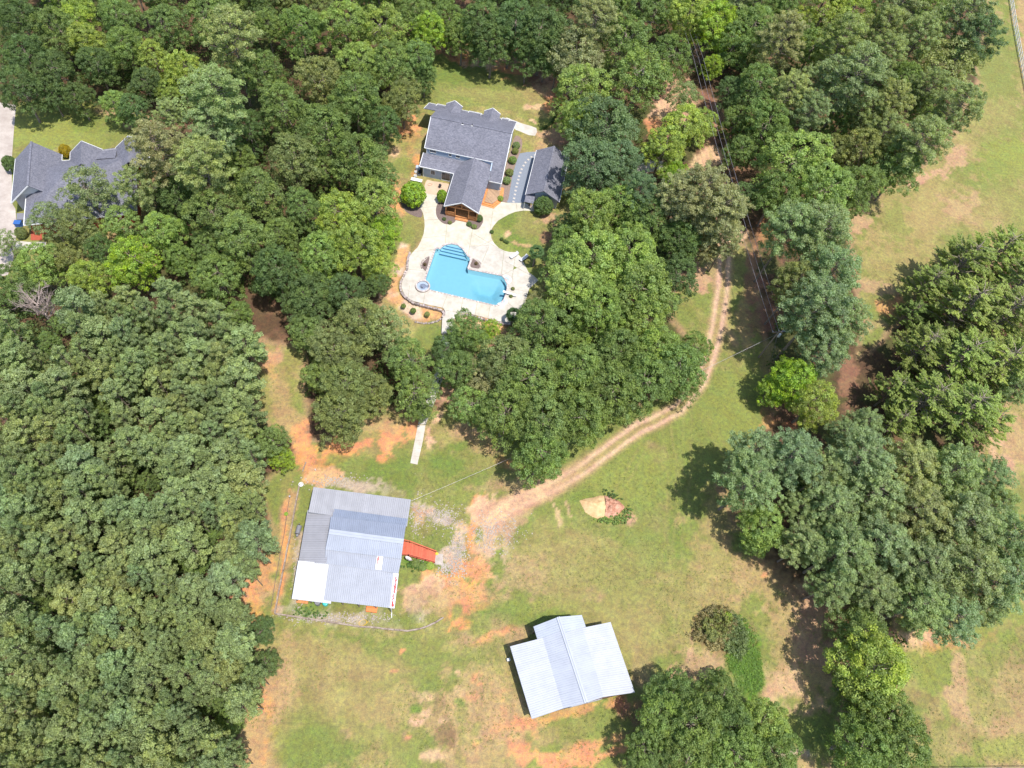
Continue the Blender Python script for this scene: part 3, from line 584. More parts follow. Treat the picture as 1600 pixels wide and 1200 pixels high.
for k, (f, z) in enumerate(((.0, -1.0), (.27, -.72), (.5, -.45), (.74, -.26))):
    mb = MB(); P = arcstep(f, z); mb.prism([pt(x, y, PZ) for x, y in P], PZ - 1.3, PZ + z)
    st = mb.part('step', 'plaster', pool)
    # dark tile strip on the nosing
    a, b = [p for p in P if 1][-2:], None
    e = sorted(P, key=lambda p: (np.array(p) - np.array([686.5, 391.5])) @ np.array([-9.5, 42.0]))[-2:]
    mb = MB(); mb.beam(pt(*e[0], PZ) + Vector((0, 0, z + .012)), pt(*e[1], PZ) + Vector((0, 0, z + .012)), .07, .02); mb.part('nosing', 'blue', st)
# hot tub
spa = root('hot_tub', 'round grey spa with curved bench at the corner of the pool', 'hot tub', tuple(SPA))
mb = MB(); mb.lathe(SPA, [(1.36, 0), (1.38, .40), (1.34, .46), (1.14, .46), (1.12, .40), (1.10, .05)], 40); me = mb.part('wall', 'coping', spa, smooth=False)
mb = MB()
mb.lathe(SPA, [(1.12, .06), (0.01, .06)], 40)
mb.part('basin', 'spa_shell', spa)
mb = MB(); n = 30
for k in range(n):
    a0, a1 = [R(20) + 2 * math.pi * (k + j) / n * .9 for j in (0, 1)]
    mb.prism([(SPA.x + r * math.cos(a), SPA.y + r * math.sin(a)) for r, a in ((.62, a0), (.62, a1), (1.11, a1), (1.11, a0))], SPA.z + .062, SPA.z + .22)
mb.part('bench', MT['lightmetal'], spa)
mb = MB(); n = 10
for k in range(n):
    a0, a1 = [R(150) + R(130) * (k + j) / n for j in (0, 1)]
    mb.prism([(SPA.x + r * math.cos(a), SPA.y + r * math.sin(a)) for r, a in ((.22, a0), (.22, a1), (.33, a1), (.33, a0))], SPA.z + .062, SPA.z + .30)
mb.part('footrest', 'grey', spa)
mb = MB(); mb.lathe(SPA, [(1.115, .35), (0.01, .35)], 40); mb.part('water', 'spa_water', spa)
# diving board
db = root('diving_board', 'white diving board over the deep end of the pool', 'diving board', tuple(pt(805, 459, PZ)))
a, b = pt(786, 455, PZ + .52), pt(806, 461.5, PZ + .45)
mb = MB(); mb.beam(a, b, .46, .06); mb.part('board', 'white', db)
mb = MB(); q = b + (a - b) * .06; mb.box((q.x, q.y, PZ), .5, .35, .45, R(-15)); q = b + (a - b) * .38; mb.box((q.x, q.y, PZ), .5, .25, .46, R(-15)); mb.part('stand', 'metal_trim', db)
# moulded steps at the two deep corners
def moulded(px_, py_, rz, lab):
    c = pt(px_, py_, PZ); r_ = root('moulded_pool_seat', lab, 'pool seat', tuple(c), 'white moulded seats at the deep end')
    def ring(r0, r1, z0, z1, a0, a1, nm, m, lab2=None):
        mb = MB(); n = 16
        for k in range(n):
            A, B = [rz + a0 + (a1 - a0) * (k + j) / n for j in (0, 1)]
            mb.prism([(c.x + rr * math.cos(t) * 1.25, c.y + rr * math.sin(t) * 1.25) for rr, t in ((r0, A), (r0, B), (r1, B), (r1, A))], c.z + z0, c.z + z1)
        mb.part(nm, m, r_)
    ring(.55, .85, 0, .14, R(-95), R(95), 'rim', 'white'); ring(.3, .54, 0, .07, R(-95), R(95), 'tread', MT['siding']); ring(.02, .29, 0, .03, R(-95), R(95), 'seat', 'white')
moulded(790.5, 437.5, R(28), 'white moulded half round seat at the north east corner of the pool')
moulded(784, 471, R(-48), 'white moulded half round seat near the palm at the south east corner of the pool')
# mulch beds by the pool with edging
def bed(pxs, m, z, name, th=.08):
    P = arc_px(pxs, 5); mb = MB(); mb.prism([pt(x, y, z) for x, y in P], z - th, z); return structure(name, mb, m)
bed([(671,402),(665,406),(660,411),(659,416),(661,420),(666,422)], 'mulch', PZ + .05, 'planting_bed')
bed([(738,406),(744,407),(749,412),(749,419),(742,419),(735,416)], 'mulch', PZ + .05, 'planting_bed')
bed([(684,318),(681,330),(684,341),(693,349),(703,350),(711,346),(713,335),(700,325),(692,312)], 'mulch', PZ + .05, 'planting_bed')
bed([(729,345),(731,353),(738,358),(746,358),(752,352),(755,344),(752,336),(740,336)], 'mulch', PZ + .05, 'planting_bed')
bed([(626,302),(627,318),(634,330),(646,337),(659,339),(659,326),(655,318),(640,298)], 'mulch', PZ + .02, 'planting_bed')
bed([(805,213),(814,216),(816,226),(812,240),(803,262),(798,290),(793,314),(784,313),(783,292),(790,262),(797,238)], 'mulch2', PZ + .02, 'planting_bed')
bed([(668,281),(676,283),(690,285),(706,290),(701,306),(690,306),(676,304),(663,300),(664,288)], 'tan', PZ + .035, 'side_patio')
# stone edging and the dry stone wall holding the terrace up
def stones(px_line, closed, z0, z1, wd, name, label, cat, step=.5, group=None):
    P = [pt(x, y, PZ) for x, y in px_line]; L = list(zip(P, P[1:] + (P[:1] if closed else []))); L = L if closed else L[:len(P) - 1]
    r_ = root(name, label, cat, (P[0].x, P[0].y, z0), group); c = 0
    for a, b in L:
        a2 = Vector((a.x, a.y, 0)); b2 = Vector((b.x, b.y, 0)); m_ = max(1, int(round((b2 - a2).length / step)))
        for k in range(m_):
            p, q = a2.lerp(b2, k / m_ + .03), a2.lerp(b2, (k + 1) / m_ - .03); zz = z1 + random.uniform(-.05, .06); j = Vector((random.uniform(-.04, .04), random.uniform(-.04, .04), 0))
            mb = MB(); zc = (z0 + zz) / 2; mb.beam(Vector((p.x, p.y, zc)) + j, Vector((q.x, q.y, zc)) + j, wd * random.uniform(.85, 1.15), zz - z0)
            s_ = random.uniform(.6, 1.15); mb.part('stone', 'stone', r_, col=(s_, s_ * .97, s_ * random.uniform(.92, 1.02))); c += 1
    return r_
stones([(641,394),(638.5,401),(637,410),(636.5,420),(631.5,430),(626.5,440),(625.5,448),(627,456),(632,463),(639,469.5),(648,474),(660,477),(672,480),(684,483),(691,485.5),(694,490),(691.5,496)], False, 0, PZ + .12, .42, 'stone_wall',
       'low dry stone wall along the west and south rim of the pool terrace', 'stone wall', .55)
stones([(713,497),(716,493),(723,491.5),(736,493.5),(755,498.5),(780,504.5),(793,506.5),(803,504.5)], False, 0, PZ + .12, .42, 'stone_wall', 'low dry stone wall under the south edge of the terrace, east of the walkway', 'stone wall', .55)
stones([(659.5,420.5),(657.5,414),(660,408),(666,403.5),(671,401)], False, PZ - .05, PZ + .12, .2, 'bed_edging', 'small curved stone edging of the mulch bed on the pool west side', 'edging', .35)
stones([(738,405),(745,406),(750.5,411),(751,419)], False, PZ - .05, PZ + .12, .2, 'bed_edging', 'small curved stone edging of the bed in the inner corner of the pool', 'edging', .35)
stones([(648,501),(660,503.5),(672,503),(684,500),(690,496)], False, 0, .2, .3, 'bed_edging', 'stone edging along the straw bed below the terrace', 'edging', .4)

# walks
def walk(name, px_, m, z, slabs=0, lab=None):
    mb = MB(); P = [pt(x, y, z) for x, y in px_]
    mb.prism(P, z - .1, z); o = structure(name, mb, m)
    if lab: o['label'] = lab
    return o
strip = [((652.8,664),(665,664.5)),((650.5,676),(663,677)),((648.2,688),(660.8,689)),((646,700),(658,701.5)),((643.4,712),(655,714)),((641,723.5),(652.2,726))]
mb = MB(); mb.prism([pt(*p, .04) for p in [strip[0][0], strip[0][1], strip[-1][1], strip[-1][0]]], -.05, .035); wk = structure('concrete_walkway', mb, 'joint')
for (a, b), (d, c) in zip(strip, strip[1:]):
    q = [pt(*p, .05) for p in (a, b, c, d)]; cen = sum(q, Vector()) / 4; mb = MB(); mb.prism([cen + (p - cen) * .985 for p in q], .036, .075); mb.part('slab', 'concrete', wk, col=(1.02, 1.0, .98))
ws = [((691,520),(706,520)),((688,545),(702,545)),((683,570),(697,571)),((676,595),(690,597)),((669,620),(682,622)),((660,642),(673,644)),((653,663),(665,663.8))]
for (a, b), (d, c) in zip(ws, ws[1:]):
    q = [pt(*p, .05) for p in (a, b, c, d)]; cen = sum(q, Vector()) / 4; mb = MB(); mb.prism([cen + (p - cen) * .985 for p in q], .0, .06); mb.part('slab', 'concrete', wk)
walk('front_walk', [(786,186),(792,183.5),(803,188),(816,193),(830,197),(838,200),(839,206),(836,212),(826,211),(812,205),(806,203),(800,196)], 'concrete', PZ + .02)
walk('gravel_patio', [(811,240),(824,237.5),(838,237),(836,260),(826,310),(822,316),(812,317),(802,318),(791.5,316),(795,296),(800,275),(806,255)], 'gravel_blue', PZ + .015)
mb = MB()
for k, (x, y) in enumerate([(836,242.5),(830.5,245.5),(825.5,249.5),(821,254),(818,259),(815,264.5),(813,270),(811,275.5),(809.7,281),(808.3,286.5),(806.8,292),(805.5,298),(804.5,304),(803.3,310),(802.3,315)]):
    p = pt(x, y, PZ); mb = MB(); mb.box((p.x, p.y, PZ + .015), .46, .42, .035, R(-12 + random.uniform(-8, 8) - (30 if k < 5 else 0)))
    single('paving_slab', mb, 'concrete', 'small square pale stepping stone in the curved row across the blue gravel', 'stepping stone', group='stepping stones between the house and the garage', col=(.95, .95, .97))
walk('driveway', [(-60,150),(25,164),(22,200),(19,240),(18,256),(19,300),(19,318),(24,326),(26,352),(25,372),(22,386),(21,405),(12,430),(-60,440)], 'old_concrete', .03, lab='pale worn concrete driveway at the left edge')
walk('front_path', [(24,376),(45,378),(72,378),(72,387),(45,390),(24,389)], 'concrete', .035)
walk('garage_driveway', [(980,262),(1000,256),(1015,250),(1036,252),(1040,263),(1020,268),(1000,272),(985,280)], 'old_concrete', .03)
walk('ramp_pad', [(680,864.5),(692.5,865.8),(691.8,882.5),(678.8,881.5)], 'old_concrete', .05)

# ------------------------------------------------------------------ houses
class Frame:
    def __init__(s, o, ang): s.o = Vector((o[0], o[1], 0)); s.d = Vector((math.cos(ang), math.sin(ang), 0)); s.n = Vector((-math.sin(ang), math.cos(ang), 0)); s.ang = ang
    def w(s, a, n, z=0.): p = s.o + s.d * a + s.n * n; return Vector((p.x, p.y, z))
    def l(s, px_, py_, z): p = pt(px_, py_, z) - s.o; return p.dot(s.d), p.dot(s.n)
def profile_body(mb, F, prof, a0, a1, axis='a'):      # extrude an (n, z) outline along a, or an (a, z) one along n
    f = (lambda t, u, z: F.w(t, u, z)) if axis == 'a' else (lambda t, u, z: F.w(u, t, z)); n = len(prof); i = len(mb.v)
    mb.v += [tuple(f(a0, u, z)) for u, z in prof] + [tuple(f(a1, u, z)) for u, z in prof]
    mb.f.append(list(range(i, i + n))); mb.f.append(list(range(i + 2 * n - 1, i + n - 1, -1)))
    for k in range(n): mb.f.append([i + k, i + n + k, i + n + (k + 1) % n, i + (k + 1) % n])
def wall_window(F, parent, a, n, z, wd, ht, mull=2, axis='n', out=-1, shut=False):
    """window in a wall; axis n: the wall runs along a and faces out*n"""
    def P(u, v, zz): return F.w(a + u, n + out * v, zz) if axis == 'n' else F.w(a + out * v, n + u, zz)
    mb = MB()
    for (u0, u1, z0, z1) in ((-wd / 2 - .08, wd / 2 + .08, z, z + .08), (-wd / 2 - .08, wd / 2 + .08, z + ht - .08, z + ht), (-wd / 2 - .08, -wd / 2, z + .08, z + ht - .08), (wd / 2, wd / 2 + .08, z + .08, z + ht - .08)):
        mb.prism([P(u0, .0, 0), P(u1, .0, 0), P(u1, .07, 0), P(u0, .07, 0)], z0, z1)
    f = mb.part('window', 'white', parent)
    for k in range(mull):
        u0 = -wd / 2 + wd * k / mull + .02; u1 = -wd / 2 + wd * (k + 1) / mull - .02; mb = MB()
        mb.prism([P(u0, .005, 0), P(u1, .005, 0), P(u1, .03, 0), P(u0, .03, 0)], z + .09, z + ht - .09); mb.part('pane', 'glass', f)
    if shut:
        for s_ in (-1, 1):
            mb = MB(); u0, u1 = s_ * (wd / 2 + .1), s_ * (wd / 2 + .45); mb.prism([P(u0, 0, 0), P(u1, 0, 0), P(u1, .04, 0), P(u0, .04, 0)], z, z + ht); mb.part('shutter', 'shutter', parent)
def roof_slope(parent, pts, trim=None, th=.16, m='shingle'):
    mb = MB(); mb.slab([Vector(p) for p in pts], th); r_ = mb.part('roof', m, parent)
    if trim:
        mb = MB()
        for i, j in trim: a, b = Vector(pts[i]), Vector(pts[j]); mb.beam(a + Vector((0, 0, -.08)), b + Vector((0, 0, -.08)), .11, .19)
        mb.part('fascia', 'white', r_)
    return r_
# --- main house
A0 = pt(664.4, 230.4, 5.9); Fh = Frame(A0, R(-10.1))
hs = root('house', 'two storey house with dark grey shingle roof north of the swimming pool', 'house', tuple(Fh.w(7, 5, PZ)))
zr, nr = 8.72, 5.97; ne = 15.0; ze = zr - .5 * (ne - nr); se, sz = .45, 5.40; le, lz = -2.9, 3.42; aW, aE = -.25, 16.45; aS = 13.9
pl = lambda n: zr - .5 * (n - nr); ps = lambda n: zr - .601 * (nr - n)
aWn = -2.75
mb = MB(); profile_body(mb, Fh, [(.55, PZ), (.55, sz - .05), (nr, zr - .2), (13.0, pl(13.0) - .2), (13.0, PZ)], .2, aS - .3); profile_body(mb, Fh, [(-2.5, PZ), (-2.5, lz - .02), (nr, zr - .21), (13.0, pl(13.0) - .21), (13.0, PZ)], aS - .299, aE - .35)
profile_body(mb, Fh, [(-2.5, PZ + .001), (-2.5, 3.2), (.54, 3.9), (.54, PZ + .001)], .2, aS - .31)
wl = mb.part('wall', 'siding', hs, label='pale blue clapboard walls')
# clapboard shadow lines
mb = MB()
for k in range(5): mb.beam(Fh.w(.2, .535, 4.45 + k * .18), Fh.w(aS - .3, .535, 4.45 + k * .18), .03, .02)
mb.part('clapboard', 'siding', wl)
roof_slope(hs, [Fh.w(aW, se, sz), Fh.w(aS, se, sz), Fh.w(aS, nr, zr), Fh.w(aW, nr, zr)], [(0, 1), (3, 0)])
roof_slope(hs, [Fh.w(aS + .002, le, lz - .02), Fh.w(aE, le, lz - .02), Fh.w(aE, nr, zr), Fh.w(aS + .002, nr, zr)], [(0, 1), (1, 2)])
roof_slope(hs, [Fh.w(aW, nr + .002, zr - .002), Fh.w(aE, nr + .002, zr - .002), Fh.w(aE, ne - .3, pl(ne - .3)), Fh.w(aWn, ne, ze), Fh.w(aWn, 10.4, pl(10.4)), Fh.w(aW, 10.4, pl(10.4))], [(1, 2), (2, 3), (3, 4)])
# stepped north eave with two dormers
for x0, x1, dn_ in ((-1.0, 1.0, .55), (6.0, 8.7, .25), (13.2, 14.8, .35)):
    roof_slope(hs, [Fh.w(x0, ne - 1.2, pl(ne - 1.2) + .02), Fh.w(x1, ne - 1.2, pl(ne - 1.2) + .02), Fh.w(x1, ne + dn_, pl(ne + dn_) + .02), Fh.w(x0, ne + dn_, pl(ne + dn_) + .02)], [(2, 3), (1, 2), (3, 0)])
def dormer(pk, hw, zp):
    a, n_ = Fh.l(pk[0], pk[1], zp); nb = nr + (zr - zp) / .5 - .2; ze_ = zp - .55 * hw; nv = nr + (zr - ze_) / .5 - .1
    d_ = MB(); profile_body(d_, Fh, [(a - hw + .25, ze_ - 1.6), (a - hw + .25, ze_ - .08), (a, zp - .25), (a + hw - .25, ze_ - .08), (a + hw - .25, ze_ - 1.6)], nv, n_ - .35, 'n')
    dm = d_.part('dormer', 'siding', hs)
    for s_ in (-1, 1):
        mb = MB(); q = [Fh.w(a, nb, zp), Fh.w(a, n_, zp), Fh.w(a + s_ * hw, n_ - .25, ze_), Fh.w(a + s_ * hw, nv, ze_)]; mb.slab(q, .12); mb.part('roof', 'shingle', dm)
        mb = MB(); mb.beam(q[1] + Vector((0, 0, -.1)), q[2] + Vector((0, 0, -.1)), .12, .2); mb.part('fascia', 'white', dm)
dormer((711, 157), 1.75, 6.3); dormer((770.5, 168.5), 1.75, 6.3)
# low roof over the west patio and the long porch wing
roof_slope(hs, [Fh.w(aW - .25, le, lz), Fh.w(6.75, le, lz), Fh.w(9.6, .50, 4.0), Fh.w(aW - .25, .50, 4.0)], [(0, 1), (3, 0)])
pa, pb, pr_, pn, pz = 6.62, 13.58, 10.1, -11.95, 5.45; zw = 3.42
roof_slope(hs, [Fh.w(pa, pn, zw), Fh.w(pr_, pn - .1, pz), Fh.w(pr_, .52, pz), Fh.w(pa, .0, zw)], [(0, 1), (3, 0)])
roof_slope(hs, [Fh.w(pr_ + .002, pn - .1, pz), Fh.w(pb, pn, zw), Fh.w(pb, -2.6, zw), Fh.w(aS - .02, -1.2, 4.25), Fh.w(aS - .02, .52, 4.3), Fh.w(pr_ + 1.9, .52, 4.9), Fh.w(pr_ + .002, .52, pz)], [(0, 1), (1, 2)])
mb = MB(); mb.prism([Fh.w(*p) for p in ((9.2, -2.9), (9.2, .54), (pb - .3, .54), (pb - .3, -2.9))], PZ + .001, 3.2); mb.part('wall', 'siding_w', hs)
# ridge caps
mb = MB(); mb.beam(Fh.w(aW, nr, zr + .01), Fh.w(aE, nr, zr + .01), .3, .05); mb.beam(Fh.w(pr_, pn - .1, pz + .01), Fh.w(pr_, .5, pz + .01), .3, .05); mb.part('ridge_cap', 'shingle', hs)
# corner boards, upstairs windows
mb = MB()
for a_, n_, z0, z1 in ((.2, .53, 3.9, 5.3), (aS - .3, .53, 4.2, 5.35), (.2, -2.52, PZ, 3.3)): mb.box(tuple(Fh.w(a_, n_, z0)), .16, .12, z1 - z0, Fh.ang)
mb.part('corner_board', 'white', hs)
for x, wd in ((676, 1.25), (703.2, .55), (715.3, .75)):
    a_, _ = Fh.l(x, 236 + (x - 676) * .21, 5.0); wall_window(Fh, hs, a_, .55, 4.42, wd, .85, 3 if wd > 1 else 2)
for a_, wd, z_, h_ in ((2.2, .8, 1.5, 1.2), (4.9, 1.7, PZ + .1, 2.2)): wall_window(Fh, hs, a_, -2.5, z_, wd, h_, 2)
for n_ in (2.5, 8.5): wall_window(Fh, hs, .2, n_, 4.9, .9, 1.3, 2, 'a', -1)
for n_ in (0, 3.4, 8.2): wall_window(Fh, hs, aE - .35, n_, 1.6, .9, 1.5, 2, 'a', 1)
# vents on the ridge side
for (x, y) in ((722.5, 196.5), (737.5, 199)):
    a_, n_ = Fh.l(x, y, 8.2); p = Fh.w(a_, n_, ps(n_)); mb = MB(); mb.tube([p, p + Vector((0, 0, .45))], .07, 8); v_ = mb.part('vent_pipe', 'dark', hs); mb = MB(); mb.box((p.x, p.y, p.z - .03), .4, .3, .05, Fh.ang); mb.part('flashing', 'white', v_)
# porch: floor, half walls, posts, gable beam, boards
fz = PZ + .45
mb = MB(); mb.prism([Fh.w(*p) for p in ((7.0, -11.6), (13.2, -11.6), (13.2, -2.95), (7.0, -2.95))], PZ + .05, fz); mb.part('porch_floor', 'cedar', hs)
mb = MB(); mb.prism([Fh.w(*p) for p in ((7.05, -6.1), (13.15, -6.1), (13.15, -2.96), (7.05, -2.96))], fz + .001, 3.3); mb.part('porch_back_wall', 'cedar_shaded', hs)
for a_ in (6.98, 8.85, 11.55, 13.2):
    p = Fh.w(a_, -11.62, fz); mb = MB(); mb.box(tuple(p), .2, .2, 3.25 - fz, Fh.ang); mb.part('porch_post', 'cedar', hs)
for n_ in (-9.0,):
    for a_ in (6.98, 13.2): p = Fh.w(a_, n_, fz); mb = MB(); mb.box(tuple(p), .2, .2, 3.25 - fz, Fh.ang); mb.part('porch_post', 'cedar', hs)
for a0, a1, n0, n1 in ((7.1, 8.75, -11.62, -11.62), (11.65, 13.1, -11.62, -11.62), (6.98, 6.98, -11.5, -9.1), (6.98, 6.98, -8.9, -6.2), (13.2, 13.2, -11.5, -9.1), (13.2, 13.2, -8.9, -6.2)):
    mb = MB(); mb.beam(Fh.w(a0, n0, fz + .9), Fh.w(a1, n1, fz + .9), .16, .08); mb.beam(Fh.w(a0, n0, fz + .45), Fh.w(a1, n1, fz + .45), .06, .86); mb.part('porch_railing', 'cedar', hs)
mb = MB(); mb.beam(Fh.w(6.9, -11.62, 3.36), Fh.w(13.3, -11.62, 3.36), .22, .24); mb.beam(Fh.w(pr_, -11.6, 3.45), Fh.w(pr_, -11.6, 5.1), .18, .18)
for s_ in (-1, 1): mb.beam(Fh.w(pr_, -11.58, 4.4), Fh.w(pr_ + s_ * 1.5, -11.58, 3.5), .1, .12); mb.beam(Fh.w(pr_, -11.6, 5.12), Fh.w(pr_ + s_ * 3.1, -11.6, 3.48), .12, .16)
mb.part('gable_truss', 'cedar', hs)
mb = MB(); profile_body(mb, Fh, [(7.1, 3.42), (pr_, 5.15), (13.1, 3.42)], -11.3, -11.2, 'n'); mb.part('gable_shade', 'cedar_shaded', hs)  # dark sheet standing in for the shade in the open gable
mb = MB(); mb.prism([Fh.w(*p) for p in ((8.95, -12.3), (11.5, -12.3), (11.5, -11.7), (8.95, -11.7))], PZ + .04, PZ + .25); mb.part('porch_step', 'cedar', hs)
# side deck with boards and wrap-round steps
dk = root('side_deck', 'small weathered wood deck with cedar steps on the east side of the porch', 'deck', tuple(pt(770, 305, PZ)))
dp = [(764, 291),(782, 295),(780.5, 306),(777.5, 312),(769.5, 318.5),(757, 315)]
dz = PZ + .48
for k, dd in enumerate((.75, .38)):
    P = offs([pt(x, y, dz) for x, y in dp], dd); mb = MB(); mb.prism([(p[0], p[1]) for p in P], PZ + .02, PZ + .14 + .16 * k); mb.part('step', 'cedar', dk, col=(1.25, 1.1, 1.))
P2 = [pt(x, y, dz) for x, y in dp]
mb = MB(); mb.prism(P2, PZ + .02, dz - .05); mb.part('frame', 'cedar', dk)
dirb = (pt(777, 312, dz) - pt(757, 292, dz)); dirb.z = 0; dirb.normalize(); nb_ = Vector((-dirb.y, dirb.x, 0)); lo = min(p.dot(nb_) for p in P2); hi = max(p.dot(nb_) for p in P2); cen = sum(P2, Vector()) / 6
t = lo
while t < hi - .02:
    poly = [np.array(p[:2]) for p in P2]
    for nn, dd in ((np.array(nb_[:2]), t + .012), (-np.array(nb_[:2]), -(t + .158))):
        out_ = []
        for k in range(len(poly)):
            p, q = poly[k], poly[(k + 1) % len(poly)]; a_, b_ = p @ nn - dd, q @ nn - dd
            if a_ >= 0: out_.append(p)
            if a_ * b_ < 0: out_.append(p + (q - p) * a_ / (a_ - b_))
        poly = out_
        if len(poly) < 3: break
    if len(poly) >= 3: mb = MB(); mb.prism([tuple(p) for p in poly], dz - .049, dz + random.uniform(0, .006)); s_ = random.uniform(.8, 1.15); mb.part('board', 'deckwood', dk, col=(s_, s_, s_))
    t += .17
mb = MB(); p = pt(781.5, 299, PZ); mb.box((p.x, p.y, PZ), .16, .16, 2.9); mb.part('post', 'white', dk)
# --- garage
Ga, Gb = pt(821, 304, 3.2), pt(838.3, 234.5, 3.2); v_ = (Gb - Ga); Fg = Frame(Ga, math.atan2(v_.y, v_.x) - math.pi / 2)
GL = v_.length; gw = 7.0; gr, gz = 3.5, 5.3
gg = root('garage', 'detached garage with dark grey shingle roof and pale blue gable end', 'garage', tuple(Fg.w(3.5, 4.5, PZ)))
mb = MB(); profile_body(mb, Fg, [(.35, PZ), (.35, 3.1), (gr, gz - .2), (gw - .35, 3.1), (gw - .35, PZ)], .7, GL - .3, 'n'); mb.part('wall', 'siding', gg)
roof_slope(gg, [Fg.w(0, 0, 3.2), Fg.w(gr, -.1, gz), Fg.w(gr, GL, gz), Fg.w(0, GL, 3.2)], [(0, 3)])
roof_slope(gg, [Fg.w(gr, -.1, gz), Fg.w(gw, 0, 3.2), Fg.w(gw, GL, 3.2), Fg.w(gr, GL, gz)], [(1, 2)])
mb = MB(); mb.slab([Fg.w(.1, -1.5, 2.75), Fg.w(gw * .28, -1.5, 2.75), Fg.w(gw * .28, .72, 3.15), Fg.w(.1, .72, 3.15)], .1); mb.part('porch_roof', 'shingle', gg)
for a_ in (.2, 1.85): p = Fg.w(a_, -1.4, PZ); mb = MB(); mb.box(tuple(p), .12, .12, 2.2, Fg.ang); mb.part('porch_post', 'white', gg)
wall_window(Fg, gg, 4.2, .70, 1.6, 1.1, 1.2, 2, shut=True)
mb = MB(); mb.prism([Fg.w(*p) for p in ((.8, .62), (1.7, .62), (1.7, .7), (.8, .7))], PZ + .05, PZ + 2.15); mb.part('door', 'white', gg)
mb = MB(); mb.beam(Fg.w(gr, -.1, gz + .01), Fg.w(gr, GL, gz + .01), .3, .05); mb.part('ridge_cap', 'shingle', gg)
p = pt(829, 321.5, PZ); mb = MB(); mb.box((p.x, p.y, PZ + .035), .95, .55, .03, Fg.ang); single('doormat', mb, 'mulch2', 'brown doormat on the concrete before the garage porch', 'doormat')

# --- neighbour's house on the left
nb = root('house', 'single storey neighbour house with steep grey gables, half hidden by trees', 'house', tuple(pt(90, 290, 0)))
W = lambda x, y, z: pt(x, y, z)
# local frame: the west wing ridge runs north-south
e1_, e2_ = W(17.5, 317, 3.2), W(24, 248, 3.2); vv = e2_ - e1_; Fn = Frame(e1_, math.atan2(vv.y, vv.x) - math.pi / 2); WL = vv.length
hwid = (Fn.l(97, 242, 3.2)[0]) ; ar = Fn.l(46, 255, 6.6)[0]; hwid = 2 * ar if hwid < ar else hwid
nN = Fn.l(49, 221, 6.6)[1]; nS = Fn.l(43, 290, 6.6)[1]
mb = MB(); profile_body(mb, Fn, [(.4, 0), (.4, 3.1), (ar, 6.3), (hwid - .4, 3.1), (hwid - .4, 0)], max(.6, nS + .9), WL - .3, 'n'); mb.part('wall', 'siding_w', nb)
print('nS', nS, nN, WL, hwid, ar)
roof_slope(nb, [Fn.w(0, 0, 3.2), Fn.w(ar, nS, 6.6), Fn.w(ar, nN, 6.6), Fn.w(0, WL, 3.2)], [(0, 3), (0, 1)])
roof_slope(nb, [Fn.w(ar, nS, 6.6), Fn.w(hwid, 0, 3.2), Fn.w(hwid, WL, 3.2), Fn.w(ar, nN, 6.6)], [(1, 2)])
mb = MB(); profile_body(mb, Fn, [(1.2, 3.9), (ar, 6.2), (hwid - 1.2, 3.9)], max(.5, nS + .8), max(.5, nS + .8) + .05, 'n'); mb.part('gable_panel', 'white', nb)
# hip roof of the main body
aE_ = Fn.l(214, 300, 3.2)[0]; nSs = Fn.l(37, 352, 3.2)[1]; nNn = Fn.l(110, 250, 3.2)[1]; a37 = Fn.l(37, 352, 3.2)[0]; nm = (nSs + nNn) / 2; hz_ = 6.9
mb = MB(); mb.prism([Fn.w(a37 + .4, nSs + .4), Fn.w(aE_ - .4, nSs + .4), Fn.w(aE_ - .4, nNn - .4), Fn.w(a37 + .4, nNn - .4)], 0, 3.0); mb.part('wall', 'brick', nb)
hh = (nNn - nSs) / 2
ra, rb = Fn.w(a37 + hh, nm, hz_), Fn.w(aE_ - hh * .9, nm, hz_)
roof_slope(nb, [Fn.w(a37, nSs, 3.2), Fn.w(aE_, nSs, 3.2), rb, ra], [(0, 1)]); roof_slope(nb, [Fn.w(aE_, nNn, 3.2), Fn.w(a37, nNn, 3.2), ra, rb], [(0, 1)])
mb = MB(); mb.slab([Fn.w(aE_, nSs, 3.2), Fn.w(aE_, nNn, 3.2), rb], .16); mb.part('roof', 'shingle', nb)
mb = MB(); mb.slab([Fn.w(a37, nNn, 3.2), Fn.w(a37, nSs, 3.2), ra], .16); r_ = mb.part('roof', 'shingle', nb)
mb = MB(); mb.beam(Fn.w(a37, nNn, 3.1), Fn.w(a37, nSs, 3.1), .15, .26); mb.part('fascia', 'white', r_)
def ngable(pk, wl_, er, zp, deep):                     # north gables
    a, n_ = Fn.l(pk[0], pk[1], zp); a0 = Fn.l(wl_[0], wl_[1], 3.2)[0]; a1 = Fn.l(er[0], er[1], 3.2)[0]; s1 = max(a - a0, a1 - a, 1.5); nE = n_ - .1
    mb = MB(); profile_body(mb, Fn, [(a - s1 + .35, 0), (a - s1 + .35, 3.0), (a, zp - .25), (a + s1 - .35, 3.0), (a + s1 - .35, 0)], n_ - deep, n_ - .5, 'n'); mb.part('wall', 'brick', nb)
    roof_slope(nb, [Fn.w(a - s1, nE, 3.2), Fn.w(a, n_, zp), Fn.w(a, n_ - deep - 1.5, zp), Fn.w(a - s1, n_ - deep - 1.5, 3.2)], [(0, 3), (0, 1)])
    roof_slope(nb, [Fn.w(a, n_, zp), Fn.w(a + s1, nE, 3.2), Fn.w(a + s1, n_ - deep - 1.5, 3.2), Fn.w(a, n_ - deep - 1.5, zp)], [(1, 2), (0, 1)])
ngable((127, 220), (110, 234), (152, 234), 5.6, 4.5); ngable((200, 212), (181, 228), (214, 226), 5.6, 5.5)
mb = MB(); q = [W(150, 236, 3.2), W(183, 232, 3.2), W(178, 243, 4.6), W(130, 246, 4.6)]
